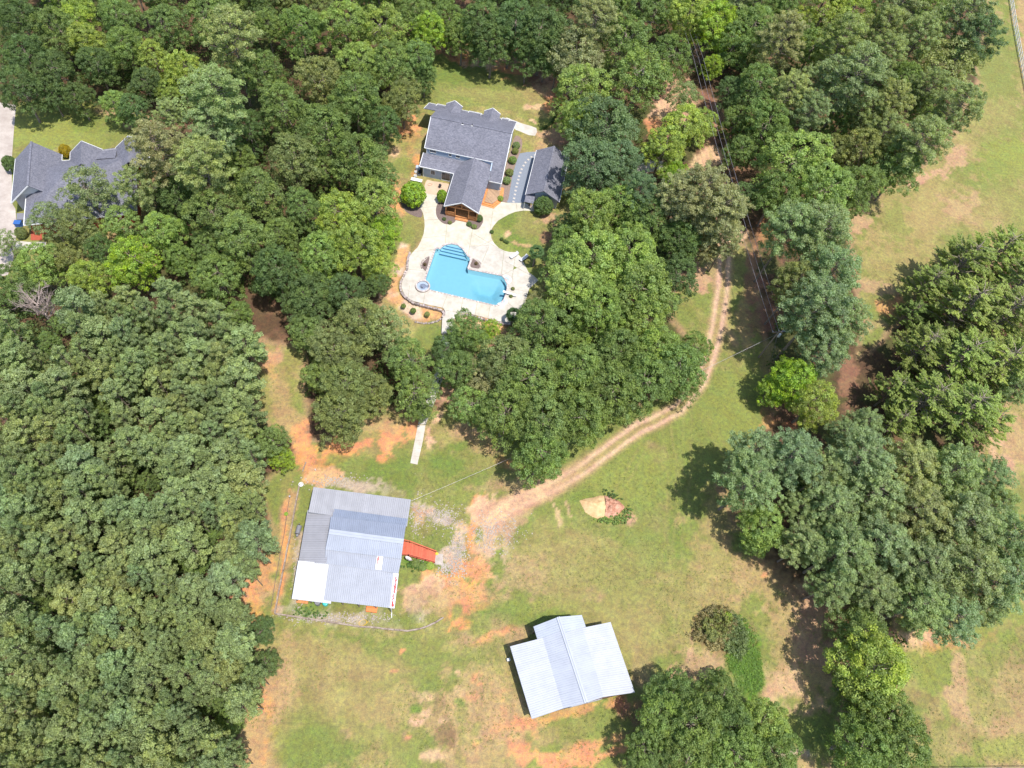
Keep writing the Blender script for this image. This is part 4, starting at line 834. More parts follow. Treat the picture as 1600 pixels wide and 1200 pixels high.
q[2].z = 4.0; q[3].z = 4.0; mb.v += [tuple(p) for p in q]; mb.f.append([0, 1, 2, 3]); mb.beam(q[0], q[1], .15, .25); mb.part('roof', 'shingle', nb)
mb = MB(); mb.beam(W(150, 236.5, 3.15), W(183, 232.5, 3.15), .15, .26); mb.part('fascia', 'white', nb)
mb = MB(); mb.beam(Fn.w(ar, nS, 6.62), Fn.w(ar, nN, 6.62), .35, .06); mb.part('ridge_cap', 'shingle', nb)
mb = MB(); mb.slab([W(26, 333, .6), W(37, 333, .6), W(37, 343, .6), W(26, 343, .6)], .55); mb.part('stoop', 'grey', nb)
mb = MB(); mb.prism([W(48, 358, .1), W(64, 358, .1), W(66, 375, .1), W(48, 375, .1)], 0, .08); structure('brick_patio', mb, 'brick')
mb = MB(); p = W(31, 353, 0); mb.prism([(p.x - .55, p.y - .4), (p.x + .55, p.y - .4), (p.x + .6, p.y + .45), (p.x - .6, p.y + .45)], 0, .95); mb.beam((p.x - .6, p.y, 1.0), (p.x + .6, p.y, 1.0), .95, .08); single('rubbish_bin', mb, 'blue', 'blue lidded bin beside the neighbour driveway', 'bin')

# ------------------------------------------------------------------ metal roofed buildings
def panels(parent, A, B, Cc, D, n, col=(1, 1, 1), ribs=3, var=.03, m='metal', rh=.06):
    A, B, Cc, D = map(Vector, (A, B, Cc, D)); nrm = (B - A).cross(D - A).normalized()
    if nrm.z < 0: nrm = -nrm
    for k in range(n):
        prof = []
        for r_ in range(ribs):
            u = r_ / ribs; prof += [(u + .0, rh), (u + .06 / ribs * 1.2, rh), (u + .16 / ribs, 0), (u + .94 / ribs, 0)]
        prof.append((1.0, rh * .9)); off = .004 * (k % 2); mb = MB(); i = 0
        for (u, h) in prof:
            s = (k + u * .995) / n; a = A.lerp(B, s) + nrm * (h + off); d = D.lerp(Cc, s) + nrm * (h + off); mb.v += [tuple(a), tuple(d)]
        for q in range(len(prof) - 1): mb.f.append([2 * q, 2 * q + 2, 2 * q + 3, 2 * q + 1])
        v = 1 + random.uniform(-var, var); mb.part('roof_panel', m, parent, col=(col[0] * v, col[1] * v, col[2] * v))
def deck_under(mb, A, B, Cc, D, th=.08):
    for p in (A, B, Cc, D): pass
    q = [Vector(p) + Vector((0, 0, -.09)) for p in (A, B, Cc, D)]; i = len(mb.v)
    mb.v += [tuple(p) for p in q] + [tuple(p + Vector((0, 0, -th))) for p in q]
    mb.f += [[i, i + 1, i + 2, i + 3], [i + 7, i + 6, i + 5, i + 4]] + [[i + k, i + (k + 1) % 4, i + 4 + (k + 1) % 4, i + 4 + k] for k in range(4)]
# --- barn
bn = root('barn', 'white metal roofed barn with raised centre bay in the lower meadow', 'barn', tuple(pt(895, 1045, 0)))
z1, z2, z3 = 3.1, 4.05, 5.3
e = dict(TL=W(797, 1010, z1), BL=W(831, 1123.5, z1), kTL=W(848, 996.5, z2), kBL=W(880, 1107, z2), rT=W(872, 964, z3), rB=W(916, 1098, z3), kTR=W(910.5, 981, z2), kBR=W(943, 1089, z2), TR=W(954, 972, z1), BR=W(992, 1082, z1), xTL=W(833.5, 979, z2 - .3), xTR=W(909, 961, z2 + .02))
rv = (e['rT'] - e['rB']).normalized(); tt = (e['kTL'] - e['rB']).dot(rv); rM = e['rB'] + rv * tt; tr_ = (e['kTR'] - e['rB']).dot(rv); rM2 = e['rB'] + rv * tr_
xBL = e['xTL'] - rv * ((e['xTL'] - e['kTL']).dot(rv)) ; xBR = e['xTR'] - rv * ((e['xTR'] - e['kTR']).dot(rv))
mb = MB(); deck_under(mb, e['BL'], e['TL'], e['kTL'], e['kBL']); deck_under(mb, e['BR'], e['TR'], e['kTR'], e['kBR']); deck_under(mb, e['kBL'], e['kTL'], rM, e['rB']); deck_under(mb, e['rB'], rM2, e['kTR'], e['kBR'])
deck_under(mb, xBL, e['xTL'], e['rT'], rM); deck_under(mb, xBR, e['xTR'], e['rT'], rM2)
brf = mb.part('roof', 'metal_trim', bn)
panels(brf, e['BL'], e['TL'], e['kTL'], e['kBL'], 11, (1.08, 1.07, 1.06), 3, .02, 'metal', .03); panels(brf, e['TR'], e['BR'], e['kBR'], e['kTR'], 11, (1.08, 1.07, 1.06), 3, .02, 'metal', .03)
panels(brf, e['kBL'], e['kTL'], rM, e['rB'], 11, (1.0, 1.01, 1.03), 3, .02, 'metal', .03); panels(brf, e['kTR'], e['kBR'], e['rB'], rM2, 11, (1.03, 1.04, 1.05), 3, .02, 'metal', .03)
panels(brf, xBL, e['xTL'], e['rT'], rM, 2, (1.0,1.03,1.05), 3, .02, 'metal', .03); panels(brf, e['xTR'], xBR, rM2, e['rT'], 2, (1.0,1.03,1.05), 3, .02, 'metal', .03)
mb = MB()
for s_ in (-.14, .14): 
    o_ = Vector((rv.y, -rv.x, 0)) * s_; mb.beam(e['rB'] + o_ + Vector((0, 0, .04)), e['rT'] + o_ + Vector((0, 0, .04)), .22, .03)
mb.part('ridge_cap', 'metal', brf, col=(.95, .97, 1.02))
ct = (e['TL'] + e['BL'] + e['TR'] + e['BR']) / 4
def inset(p, d, z): q = Vector((p.x, p.y, 0)); c = Vector((ct.x, ct.y, 0)); return q + (c - q).normalized() * d + Vector((0, 0, z))
mb = MB(); bp = [inset(e[k], .55, 0) for k in ('BL', 'BR', 'TR', 'TL')]
mb.prism(bp, 0, z1 - .18); 
wr = mb.part('wall', 'rust', bn)
mb = MB(); 
def lerp_in(a, b, t): return a.lerp(b, t)
for (k1, k2, kr) in (('kBL', 'kBR', 'rB'), ('kTL', 'kTR', 'rT')):
    a, b, r_ = inset(e[k1], .5, 0), inset(e[k2], .5, 0), (inset(e[kr], .5, 0) if kr == 'rB' else inset(rM, .4, 0)); mb.v += [(a.x, a.y, z1 - .2), (b.x, b.y, z1 - .2), (b.x, b.y, z2 - .15), (r_.x, r_.y, z3 - .2), (a.x, a.y, z2 - .15)]; i = len(mb.v) - 5; mb.f.append([i, i + 1, i + 2, i + 3, i + 4])
mb.part('gable', 'rust', bn)
for (p, z_) in ((inset(e['xTL'], .5, 0), z2 - .4), (inset(e['xTR'], .4, 0), z2 - .1)): mb = MB(); mb.box((p.x, p.y, 0), .15, .15, z_); mb.part('post', 'timber', bn)
a, b = bp[0], bp[1]; d_ = (b - a).normalized()
for t0 in (.38, .55):
    p, q = a.lerp(b, t0), a.lerp(b, t0 + .15); nn = Vector((d_.y, -d_.x, 0)) * .04; mb = MB(); mb.prism([p + nn * .1, q + nn * .1, q + nn, p + nn], .05, 2.7); mb.part('door', 'metal_trim', bn)
p = pt(794, 1031.5, 0); mb = MB(); mb.box((p.x, p.y, 0), .45, .35, .7, R(15)); single('utility_box', mb, 'white', 'small white box on the ground at the west wall of the barn', 'utility box')
# --- workshop
sh = root('workshop', 'sprawling workshop with overlapping grey and white metal roofs beside the gravel yard', 'workshop', tuple(pt(545, 860, 0)))
zE, zN, zWl = 2.9, 3.0, 2.8
def sect(lab, A, B, Cc, D, n, col, rb=3, var=.03, m='metal', trim=True, tl=None):
    mb = MB(); deck_under(mb, A, B, Cc, D, .1); r_ = mb.part('roof', 'metal_trim', sh, label=tl); panels(r_, A, B, Cc, D, n, col, rb, var, m); return r_
# north lean-to (sheets run up to the south)
sect('', W(490, 761, zN), W(642, 780.5, zN), W(636, 822, 3.72), W(482, 800, 3.72), 17, (.86, .83, .81), 3, .05, tl='weathered grey northern lean-to roof')
# west lean-to: sheets run east-west
sect('', W(466, 880, zWl), W(480.5, 797, zWl), W(523, 797, 3.72), W(510, 880, 3.72), 10, (.76, .74, .75), 3, .05, tl='dull grey western lean-to roof')
# white south-west piece
sect('', W(456, 935.5, 2.75), W(517, 943, 2.72), W(523, 880.5, 3.34), W(466, 876, 3.34), 6, (1.3, 1.27, 1.2), 3, .015, m='metal', tl='bright white south western roof')
# south lean-to, blue grey, with a white end strip
sect('', W(506, 938, 2.82), W(608.5, 949.5, 2.82), W(614.5, 895.5, 3.5), W(515, 880.5, 3.5), 11, (.80, .81, .84), 3, .02, tl='blue grey southern roof')
sect('', W(608.6, 949.5, 2.82), W(616.5, 950.5, 2.82), W(623, 896, 3.5), W(614.6, 895.5, 3.5), 1, (1.55, 1.45, 1.38), 2, .0, tl='white strip with peeled red paint')
# middle strip
sect('', W(508, 880.5, 3.56), W(622.5, 896, 3.56), W(627.5, 871.5, 3.86), W(508.8, 857, 3.86), 13, (.76, .78, .83), 3, .02)
p0, p1, p2, p3 = W(586, 889.5, 3.60), W(596, 891, 3.60), W(599, 868.5, 3.90), W(589.5, 867, 3.90)
mb = MB(); deck_under(mb, p0 + Vector((0, 0, .17)), p1 + Vector((0, 0, .17)), p2 + Vector((0, 0, .17)), p3 + Vector((0, 0, .17)), .02); mb.part('roof_patch', 'white', sh)
# raised centre: ridge
sect('', W(508.5, 858.5, 4.1), W(627, 873, 4.1), W(630.5, 846, 4.75), W(514, 830.5, 4.75), 13, (.76, .80, .87), 3, .015)
sect('', W(634, 820.5, 4.1), W(517, 807.5, 4.1), W(514, 830.4, 4.75), W(630.5, 846, 4.75), 13, (.63, .68, .78), 3, .02)
sect('', W(637, 810.5, 3.62), W(522.5, 795, 3.62), W(518.5, 810, 3.95), W(634, 824, 3.95), 13, (.56, .62, .73), 3, .02)
mb = MB(); a, b = W(514, 830.5, 4.8), W(630.5, 846, 4.8); pd = (b - a).normalized(); pn_ = Vector((-pd.y, pd.x, 0))
for s_ in (-.2, .2): mb.beam(a + pn_ * s_ - Vector((0, 0, .01)), b + pn_ * s_ - Vector((0, 0, .01)), .38, .03)
mb.part('ridge_cap', 'metal', sh, col=(.9, .93, .98))
# red paint marks
def flakes(parent, ax, ay, bx, by, z, n, wd, zb=None):
    mb = MB()
    for k in range(n):
        t = random.random(); x = ax + (bx - ax) * t + random.gauss(0, wd); y = ay + (by - ay) * t; zz = z + (0 if zb is None else (zb - z) * t) + .085 + random.random() * .004
        s_ = random.uniform(.6, 1.5); P = [W(x + s_ * .4 * math.cos(q + random.uniform(-.3, .3)), y + s_ * 1.5 * math.sin(q), zz) for q in np.linspace(0, 6.28, 7)[:-1]]; mb.slab(P, .004)
    mb.part('paint_mark', 'red', parent)
flakes(sh, 613, 948, 619, 902, 2.85, 70, 1.0, 3.45); flakes(sh, 590.2, 880, 591.3, 870, 3.80, 14, .4, 3.95)
mb = MB(); mb.prism([W(514, 868, 0), W(610, 880, 0), W(622, 822, 0), W(524, 808, 0)], 0, 3.2); mb.part('wall', 'siding_w', sh)
mb = MB(); mb.prism([W(492, 868, 0), W(499.5, 868, 0), W(517, 805, 0), W(508, 804, 0)], 0, 2.5); mb.prism([W(520, 806, 0), W(625, 818, 0), W(628, 800, 0), W(524, 790, 0)], 0, 2.7); mb.part('wall', 'dark', sh)
for (x, y, z_) in ((458, 936, 2.6), (480, 939, 2.6), (505, 941, 2.6), (533, 942.5, 2.65), (560, 945.5, 2.65), (588, 948.5, 2.65), (613, 951, 2.7), (470, 877, 2.6), (479, 822, 2.6), (483, 802, 2.6), (491, 768, 2.75), (640, 786, 2.8), (637, 812, 3.3)):
    q = W(x, y, z_); c_ = (W(545, 860, z_) - q).normalized() * .35; q = q + c_; mb = MB(); mb.box((q.x, q.y, 0), .14, .14, z_); mb.part('post', 'timber', sh)
q = W(611, 950, 2.7); mb = MB(); mb.tube([q, q + Vector((0, -.1, -.2)), Vector((q.x, q.y - .1, .12)), Vector((q.x + .05, q.y - .9, .06))], .055, 8); mb.part('downspout', 'white', sh)
# red ramp
rp = root('wooden_ramp', 'red stained wooden ramp with railings down from the workshop', 'ramp', tuple(W(655, 860, 0)))
la, lb, lc, ld = W(629, 845.3, 1.15), W(640.5, 847.8, 1.15), W(638.6, 867.8, 1.15), W(626, 867, 1.15); ra_, rb_ = W(681.5, 863.3, .08), W(679.2, 879.3, .08)
for k in range(6): mb = MB(); p = [la.lerp(lb, (k + t) / 6) for t in (.03, .97)] + [ld.lerp(lc, (k + t) / 6) for t in (.97, .03)]; mb.slab(p, .05); s_ = random.uniform(.85, 1.1); mb.part('plank', 'redwood', rp, col=(s_, s_, s_))
for k in range(24): mb = MB(); p = [lb.lerp(ra_, (k + t) / 24) for t in (.04, .96)] + [lc.lerp(rb_, (k + t) / 24) for t in (.96, .04)]; mb.slab(p, .05); s_ = random.uniform(.82, 1.15); mb.part('plank', 'redwood', rp, col=(s_, s_, s_))
def rail(a, b, n):
    mb = MB(); up = Vector((0, 0, .85)); mb.beam(a + up, b + up, .12, .06); mb.beam(a + up * .5, b + up * .5, .04, .1); mb.part('railing', 'redwood', rp)
    for k in range(n + 1): p = a.lerp(b, k / n); mb = MB(); mb.box((p.x, p.y, 0), .1, .1, p.z + .86); mb.part('post', 'redwood', rp)
rail(la, lb, 1); rail(lb, ra_, 3); rail(ld, lc, 1); rail(lc, rb_, 3)
mb = MB(); 
for a, b in ((lb, ra_), (lc, rb_)): mb.beam(a - Vector((0, 0, .15)), b - Vector((0, 0, .12)), .05, .2)
mb.part('stringer', 'redwood', rp)

# ------------------------------------------------------------------ yard furniture and junk
def put(name, m, label, cat, px_, py_, z, fn, group=None, smooth=False):
    p = pt(px_, py_, z); mb = MB(); fn(mb, p); return single(name, mb, m, label, cat, (p.x, p.y, z), group, smooth)
put('satellite_dish', 'white', 'white satellite dish standing under the ramp by the workshop', 'satellite dish', 637.5, 873.5, 1.0, lambda mb, p: (mb.tube([p + Vector((.1, .15, -.95)), p + Vector((.1, .15, 0))], .03, 6), [mb.tube([p + Vector((0, 0, .0)) + Vector((.02 * k, .03 * k, .03 * k)), p + Vector((.02 * (k + 1), .03 * (k + 1), .03 * (k + 1)))], [.12 + .14 * k, .26 + .14 * k], 14, False) for k in range(3)]))
put('drum', 'teal', 'turquoise round drum under the south eave of the workshop', 'drum', 509, 944, 0, lambda mb, p: mb.lathe(p, [(.36, 0), (.40, .3), (.40, .75), (.36, .9), (.30, .92), (.28, .88), (.02, .88)], 18))
put('drum', 'grey', 'grey drum beside the turquoise one at the workshop eave', 'drum', 497, 942.5, 0, lambda mb, p: mb.lathe(p, [(.42, 0), (.42, .8), (.38, .86), (.02, .86)], 18))
def bench(mb, p):
    mb.box((p.x, p.y, 0), 1.5, .65, .42, R(-5)); mb.box((p.x, p.y + .05, .42), 1.6, .75, .06, R(-5)); mb.box((p.x, p.y + .3, .48), 1.5, .1, .3, R(-5))
put('bench', 'orange', 'faded orange bench outside the south wall of the workshop', 'bench', 581, 953.5, 0, bench)
def plank(mb, p): mb.box((p.x, p.y, 0), 1.6, .3, .5, R(-5)); mb.box((p.x, p.y, .5), 1.7, .4, .05, R(-5))
put('bench', 'cedar', 'long brown bench under the white part of the workshop roof', 'bench', 473, 941.5, 0, plank)
def smoker(mb, p):
    a, b = p + Vector((-.03, -.65, .75)), p + Vector((.12, .65, .75)); mb.tube([a, a.lerp(b, .02), a.lerp(b, .98), b], [.30, .38, .38, .30], 14); mb.tube([a + Vector((0, -.35, -.1)), a], [.2, .22], 12); mb.tube([b + Vector((.02, .12, .1)), b + Vector((.02, .12, .6))], .06, 8)
    for t in (.1, .9):
        q = a.lerp(b, t)
        for s_ in (-.25, .25): mb.tube([q + Vector((s_, 0, -.1)), Vector((q.x + s_, q.y, 0))], .025, 5)
put('barrel_smoker', 'grey', 'dark barrel smoker grill west of the workshop', 'grill', 467, 830, 0, smoker, smooth=False)
put('bucket', 'white', 'white bucket with rim at the top of the timber wall', 'bucket', 471, 758.5, 0, lambda mb, p: mb.lathe(p, [(.26, 0), (.36, .5), (.38, .52), (.33, .52), (.26, .1), (.02, .1)], 18))
put('marker_post', 'lightmetal', 'short white stake with cap west of the timber wall', 'stake', 453.5, 777.5, 0, lambda mb, p: (mb.tube([p, p + Vector((0, 0, .55))], .05, 8), mb.box((p.x, p.y, .55), .22, .16, .12)))
put('marker_post', 'white', 'tiny white stake in the orange clay north of the bucket', 'stake', 493 - 0, 735, 0, lambda mb, p: mb.tube([p, p + Vector((0, 0, .5))], .07, 8))
put('toy_truck', 'yellow', 'small yellow toy at the foot of the ramp', 'toy', 682.5, 865.5, 0, lambda mb, p: (mb.box((p.x, p.y, .08), .45, .26, .16, R(-20)), mb.box((p.x - .08, p.y, .24), .2, .24, .14, R(-20)), [mb.tube([(p.x + dx, p.y - .16, .08), (p.x + dx, p.y + .16, .08)], .08, 8) for dx in (-.14, .14)]))
def hose(mb, p, r=.3, k=3):
    pts = []
    for i in range(14 * k): a = 2 * math.pi * i / 14; rr = r + .05 * math.sin(i * .9); pts.append((p.x + rr * 1.3 * math.cos(a), p.y + rr * math.sin(a), p.z + .03 + .012 * i / 14))
    pts.append((p.x + r * 2, p.y + r * .7, p.z + .03)); mb.tube(pts, .022, 5)
put('garden_hose', 'yellow', 'coiled yellow hose in the grass above the timber wall', 'hose', 567, 973, 0, lambda mb, p: hose(mb, p, .42, 2))
put('garden_hose', 'redclay', 'coiled brown hose ring on the tan patio', 'hose', 671.5, 288.5, PZ + .04, lambda mb, p: hose(mb, p, .3, 3))
def kettle(mb, p):
    mb.lathe(p, [(.06, .0), (.06, .35), (.25, .42), (.30, .6), (.29, .75), (.2, .88), (.05, .93)], 14)
    for a in (0, 2.1, 4.2): mb.tube([p + Vector((.3 * math.cos(a), .3 * math.sin(a), 0)), p + Vector((.1 * math.cos(a), .1 * math.sin(a), .5))], .02, 5)
put('kettle_grill', 'dark', 'small black kettle grill on the tan patio', 'grill', 687.5, 293, PZ + .04, kettle)
put('propane_tank', 'siding', 'pale green box unit at the north west corner of the patio', 'air conditioner', 653.5, 264.5, PZ, lambda mb, p: (mb.box((p.x, p.y, PZ), .9, .8, .75, Fh.ang), mb.lathe((p.x, p.y, PZ + .75), [(.34, 0), (.34, .04), (.05, .06)], 14)))
rnd = random.Random(4)
for k, (x, y, m_, lb_) in enumerate(((650, 270, 'white', 'white crate in the clutter west of the house'), (655, 274, 'grey', 'dark box in the clutter west of the house'), (657, 269, 'dark', 'black bin against the west corner of the house'), (649, 276, 'white', 'low white crate nearest the white bench'))):
    put('crate', m_, lb_, 'crate', x, y, PZ, lambda mb, p: (mb.box((p.x, p.y, PZ), .6, .45, .06, R(10 * k)), [mb.box((p.x + dx, p.y + dy, PZ + .06), sx, sy, .34, R(0)) for dx, dy, sx, sy in ((-.27, 0, .05, .44), (.27, 0, .05, .44), (0, -.2, .49, .05), (0, .2, .49, .05))]))
def gbench(mb, p):
    mb.box((p.x, p.y, PZ + .42), 2.3, .75, .08, Fh.ang)
    for dx in (-.9, .9): q = p + Fh.d * dx; mb.box((q.x, q.y, PZ), .1, .6, .42, Fh.ang)
put('patio_table', 'white', 'long white table at the west end of the tan patio', 'table', 651, 283.5, PZ, gbench)
# loungers
def lounger(x, y, rz, label):
    p = pt(x, y, PZ + .03); r_ = root('sun_lounger', label, 'sun lounger', tuple(p), 'sun loungers on the terrace'); d = Vector((math.cos(rz), math.sin(rz), 0)); s = Vector((-d.y, d.x, 0)); z = Vector((0, 0, 1))
    mb = MB()
    for q in (-.3, .3): mb.beam(p - d * .95 + s * q + z * .3, p + d * .4 + s * q + z * .3, .06, .06); mb.beam(p + d * .4 + s * q + z * .3, p + d * .95 + s * q + z * .62, .06, .06)
    mb.part('frame', 'dark', r_)
    mb = MB(); mb.slab([p - d * .95 - s * .33 + z * .36, p + d * .4 - s * .33 + z * .36, p + d * .4 + s * .33 + z * .36, p - d * .95 + s * .33 + z * .36], .05); mb.part('seat', MT['siding_w'], r_)
    mb = MB(); mb.slab([p + d * .41 - s * .33 + z * .36, p + d * .97 - s * .33 + z * .7, p + d * .97 + s * .33 + z * .7, p + d * .41 + s * .33 + z * .36], .05); mb.part('backrest', MT['siding_w'], r_)
    for a in (-.8, .35):
        for q in (-.3, .3): mb = MB(); c_ = p + d * a + s * q; mb.box((c_.x, c_.y, p.z), .05, .05, .28, rz); mb.part('leg', 'dark', r_)
lounger(803, 400.5, R(40), 'grey sun lounger in the open, left of the pair by the lawn edge'); lounger(818, 405, R(42), 'grey sun lounger half shaded by the palm')
# utility pole
ub, ut = W(1185, 558.5, 0), None; hp = 9.1
up_ = root('utility_pole', 'wooden utility pole with transformer and guy wires beside the track', 'utility pole', tuple(ub))
top = ub + Vector((0, 0, hp)); mb = MB(); mb.tube([ub - Vector((0, 0, .3)), top], [.17, .11], 10); mb.part('pole', 'polewood', up_)
ld_ = (W(1122, 240, 9) - W(1215, 515, 9)); ld_.z = 0; ld_.normalize(); xs_ = Vector((-ld_.y, ld_.x, 0))
arm = [top - Vector((0, 0, .35)) + xs_ * t for t in (-1.25, 1.25)]
mb = MB(); mb.beam(arm[0], arm[1], .11, .13); ca_ = mb.part('crossarm', 'timber', up_)
ins = []
for t in (-1.15, -.05, 1.15):
    q = top - Vector((0, 0, .26)) + xs_ * t + ld_ * (.1 if abs(t) < .5 else 0); ins.append(q + ld_ * .25); mb = MB(); mb.lathe(q, [(.05, 0), (.07, .06), (.045, .1), (.07, .15), (.03, .2)], 8); mb.tube([q + Vector((0, 0, .05)), q + ld_ * .3 + Vector((0, 0, .02))], .04, 6); mb.part('insulator', 'lightmetal', up_)
tc_ = top - Vector((0, 0, 1.35)) + Vector((.32, -.28, 0)); mb = MB(); mb.lathe(tc_, [(.24, 0), (.25, .08), (.25, .75), (.27, .78), (.2, .86), (.05, .88)], 16); tf = mb.part('transformer', 'lightmetal', up_); mb = MB()
for a in (.5, 2.6): mb.tube([tc_ + Vector((.12 * math.cos(a), .12 * math.sin(a), .86)), tc_ + Vector((.14 * math.cos(a), .14 * math.sin(a), 1.1))], .035, 6)
mb.part('bushing', 'white', tf)
mb = MB(); mb.tube([top - Vector((0, 0, .6)), top + Vector((.75, .25, -.35))], .035, 5); mb.lathe(tuple(top + Vector((.85, .28, -.55))), [(.1, 0), (.17, .12), (.1, .25)], 10); mb.part('lamp', 'lightmetal', up_)
for (x, y) in ((1205.5, 563), (1209.5, 561)): mb = MB(); mb.tube([top - Vector((0, 0, .9)), W(x, y, 0)], .022, 5); mb.part('guy_wire', 'wire', up_)
def line_to(a, b, sag, n=24): 
    return [a.lerp(b, t) - Vector((0, 0, sag * 4 * t * (1 - t))) for t in np.linspace(0, 1, n)]
far = W(1092, 90, 9)
for k, q in enumerate(ins):
    b = Vector((far.x, far.y, hp - .3)) + xs_ * (-1.15, -.05, 1.15)[k]; b2 = b + (b - q) * .9; pts = line_to(q, b, .9) + line_to(b, b2, .9)[1:]; mb = MB(); mb.tube(pts, .028, 5)
    single('power_line', mb, 'wire', 'thin power line running north from the utility pole, ' + ('westernmost of three' if (xs_.x * (-1.15, -.05, 1.15)[k]) < -.5 else 'middle of three' if k == 1 else 'easternmost of three'), 'power line', group='power lines over the track')
a = top - Vector((0, 0, 1.0)); b = W(642, 783, 3.2); mb = MB(); mb.tube(line_to(a, b, 1.6, 40), .016, 5); single('service_cable', mb, 'wire', 'thin cable from the utility pole to the workshop corner', 'cable')
# white rail fence top right
fl = [(1574, -30), (1577, 0), (1583, 40), (1590, 80), (1598, 122), (1606, 165), (1616, 210)]; P = [pt(x, y, 0) for x, y in fl]
fn = root('rail_fence', 'white three rail paddock fence in the top right corner', 'fence', tuple(P[0]))
for a, b in zip(P, P[1:]):
    m_ = max(1, int(round((b - a).length / 2.4)))
    for k in range(m_):
        p, q = a.lerp(b, k / m_), a.lerp(b, (k + 1) / m_); mb = MB(); mb.box((p.x, p.y, 0), .16, .16, 1.5, math.atan2((b - a).y, (b - a).x)); mb.part('post', 'white', fn)
        for z_ in (.35, .85, 1.35): mb = MB(); z = Vector((0, 0, z_)); mb.beam(p + z, q + z, .06, .17); mb.part('rail', 'white', fn)
# wire fence along the bottom right
wf = root('wire_fence', 'thin wire fence with dark stakes along the bottom right edge', 'fence', tuple(pt(1410, 1199.5, 0)))
Q = [pt(x, 1201 - (x - 1410) * .012, 0) for x in range(1410, 1640, 49)]
for p in Q: mb = MB(); mb.tube([p, p + Vector((0, 0, 1.2))], .05, 6); mb.part('post', 'polewood', wf)
for z_ in (.4, .8, 1.1): mb = MB(); mb.tube([p + Vector((0, 0, z_)) for p in Q], .02, 4); mb.part('wire', 'wire', wf)
# timber retaining wall round the workshop yard
def timbers(px_, name, label, step, wd, z1_, m='timber'):
    P = [pt(x, y, 0) for x, y in px_]; r_ = root(name, label, 'retaining wall', tuple(P[0]))
    for a, b in zip(P, P[1:]):
        m_ = max(1, int(round((b - a).length / step)))
        for k in range(m_):
            p, q = a.lerp(b, k / m_ + .004), a.lerp(b, (k + 1) / m_ - .004); zz = z1_ + random.uniform(-.03, .03); j = Vector((random.uniform(-.03, .03), random.uniform(-.03, .03), zz / 2)); mb = MB(); mb.beam(p + j, q + j, wd, zz); mb.part('timber', m, r_)
timbers([(478.5, 722), (473, 737)], 'timber_edging', 'short leaning timber edging north of the white bucket', 1.2, .16, .2)
timbers([(468, 757), (461.5, 790), (454.5, 830), (447, 870), (438, 915), (429.5, 959), (460, 963.5), (505, 971), (552, 978), (595, 982), (637, 986), (655, 983), (667, 979), (680, 973), (693, 965)], 'timber_wall', 'long grey timber wall round the west and south sides of the workshop yard', 2.6, .22, .3)
timbers([(453, 772), (449, 800), (444, 835), (437, 870), (430, 910), (423, 950)], 'garden_edging', 'thin dark edging line west of the timber wall', 2.2, .06, .14, 'mulch')
# sand and clay heap
def heap():
    r_ = root('spoil_heap', 'heap of pale sand and red clay in the middle of the meadow', 'heap', tuple(pt(942, 797, 0)))
    out = [(905,782),(915,779),(927,777),(936,774.5),(945,774),(955,777),(966,782),(975,790),(976,793),(970,800),(964,806),(955,809),(948,810),(938,812),(926,808),(914,800)]
    V = {}; 
    def hgt(x, y): d = float(sdf(np.array([x]), np.array([y]), out)[0]); return max(0, min(1, d / 13)) ** .8
    for nm, m_, rng_ in (('sand', 'sand', (900, 944)), ('clay', 'redclay', (944, 980))):
        mb = MB(); st = 1.1; xs__ = np.arange(rng_[0], rng_[1], st)
        for x in xs__:
            for y in np.arange(772, 815, st):
                if hgt(x + st / 2, y + st / 2) <= 0: continue
                P = []
                for u, v in ((x, y), (x + st, y), (x + st, y + st), (x, y + st)):
                    g = pt(u, v, 0); nz = float(fbm(np.array([g.x]), np.array([g.y]), 1.1 if nm == 'sand' else .6, 5, 3)[0]); h = hgt(u, v); P.append((g.x, g.y, h * (1.1 + (.5 if nm == 'sand' else 1.1) * (nz - .4)) - .03))
                mb.poly(P[::-1])
        me = mb.part(nm, m_, r_); bm = bmesh.new(); bm.from_mesh(me.data); bmesh.ops.remove_doubles(bm, verts=bm.verts, dist=.003); bmesh.ops.recalc_face_normals(bm, faces=bm.faces)
        if sum(f.normal.z for f in bm.faces) < 0: bmesh.ops.reverse_faces(bm, faces=bm.faces)
        bm.to_mesh(me.data); bm.free()
        if nm == 'sand': me.data.shade_smooth()
heap()

# ------------------------------------------------------------------ foliage
def unit(v): return v / (np.linalg.norm(v, axis=-1, keepdims=True) + 1e-9)
def leaf_mesh(name, P, Nn, S, asp, col):
    """one four-sided leaf spray per point: P centre, Nn facing, S size"""
    n = len(P); rv = RNG.normal(size=(n, 3)); T = unit(np.cross(Nn, rv)); B = np.cross(Nn, T); S = S[:, None]
    fold = Nn * S * .22
    V = np.stack([P - T * S * asp, P - B * S * .55 + fold, P + T * S * asp, P + B * S * .55 + fold], 1).reshape(-1, 3)
    me = bpy.data.meshes.new(name); me.vertices.add(4 * n); me.vertices.foreach_set('co', V.astype(np.float32).ravel())
    me.loops.add(4 * n); me.loops.foreach_set('vertex_index', np.arange(4 * n, dtype=np.int32)); me.polygons.add(n)
    me.polygons.foreach_set('loop_start', np.arange(0, 4 * n, 4, dtype=np.int32)); me.update(calc_edges=True)
    at = me.color_attributes.new('leaf', 'FLOAT_COLOR', 'POINT')
    c = np.concatenate([np.repeat(col, 4, 0), np.zeros((4 * n, 1)), np.ones((4 * n, 1))], 1); at.data.foreach_set('color', c.astype(np.float32).ravel())
    me.materials.append(MT['leaf']); return me
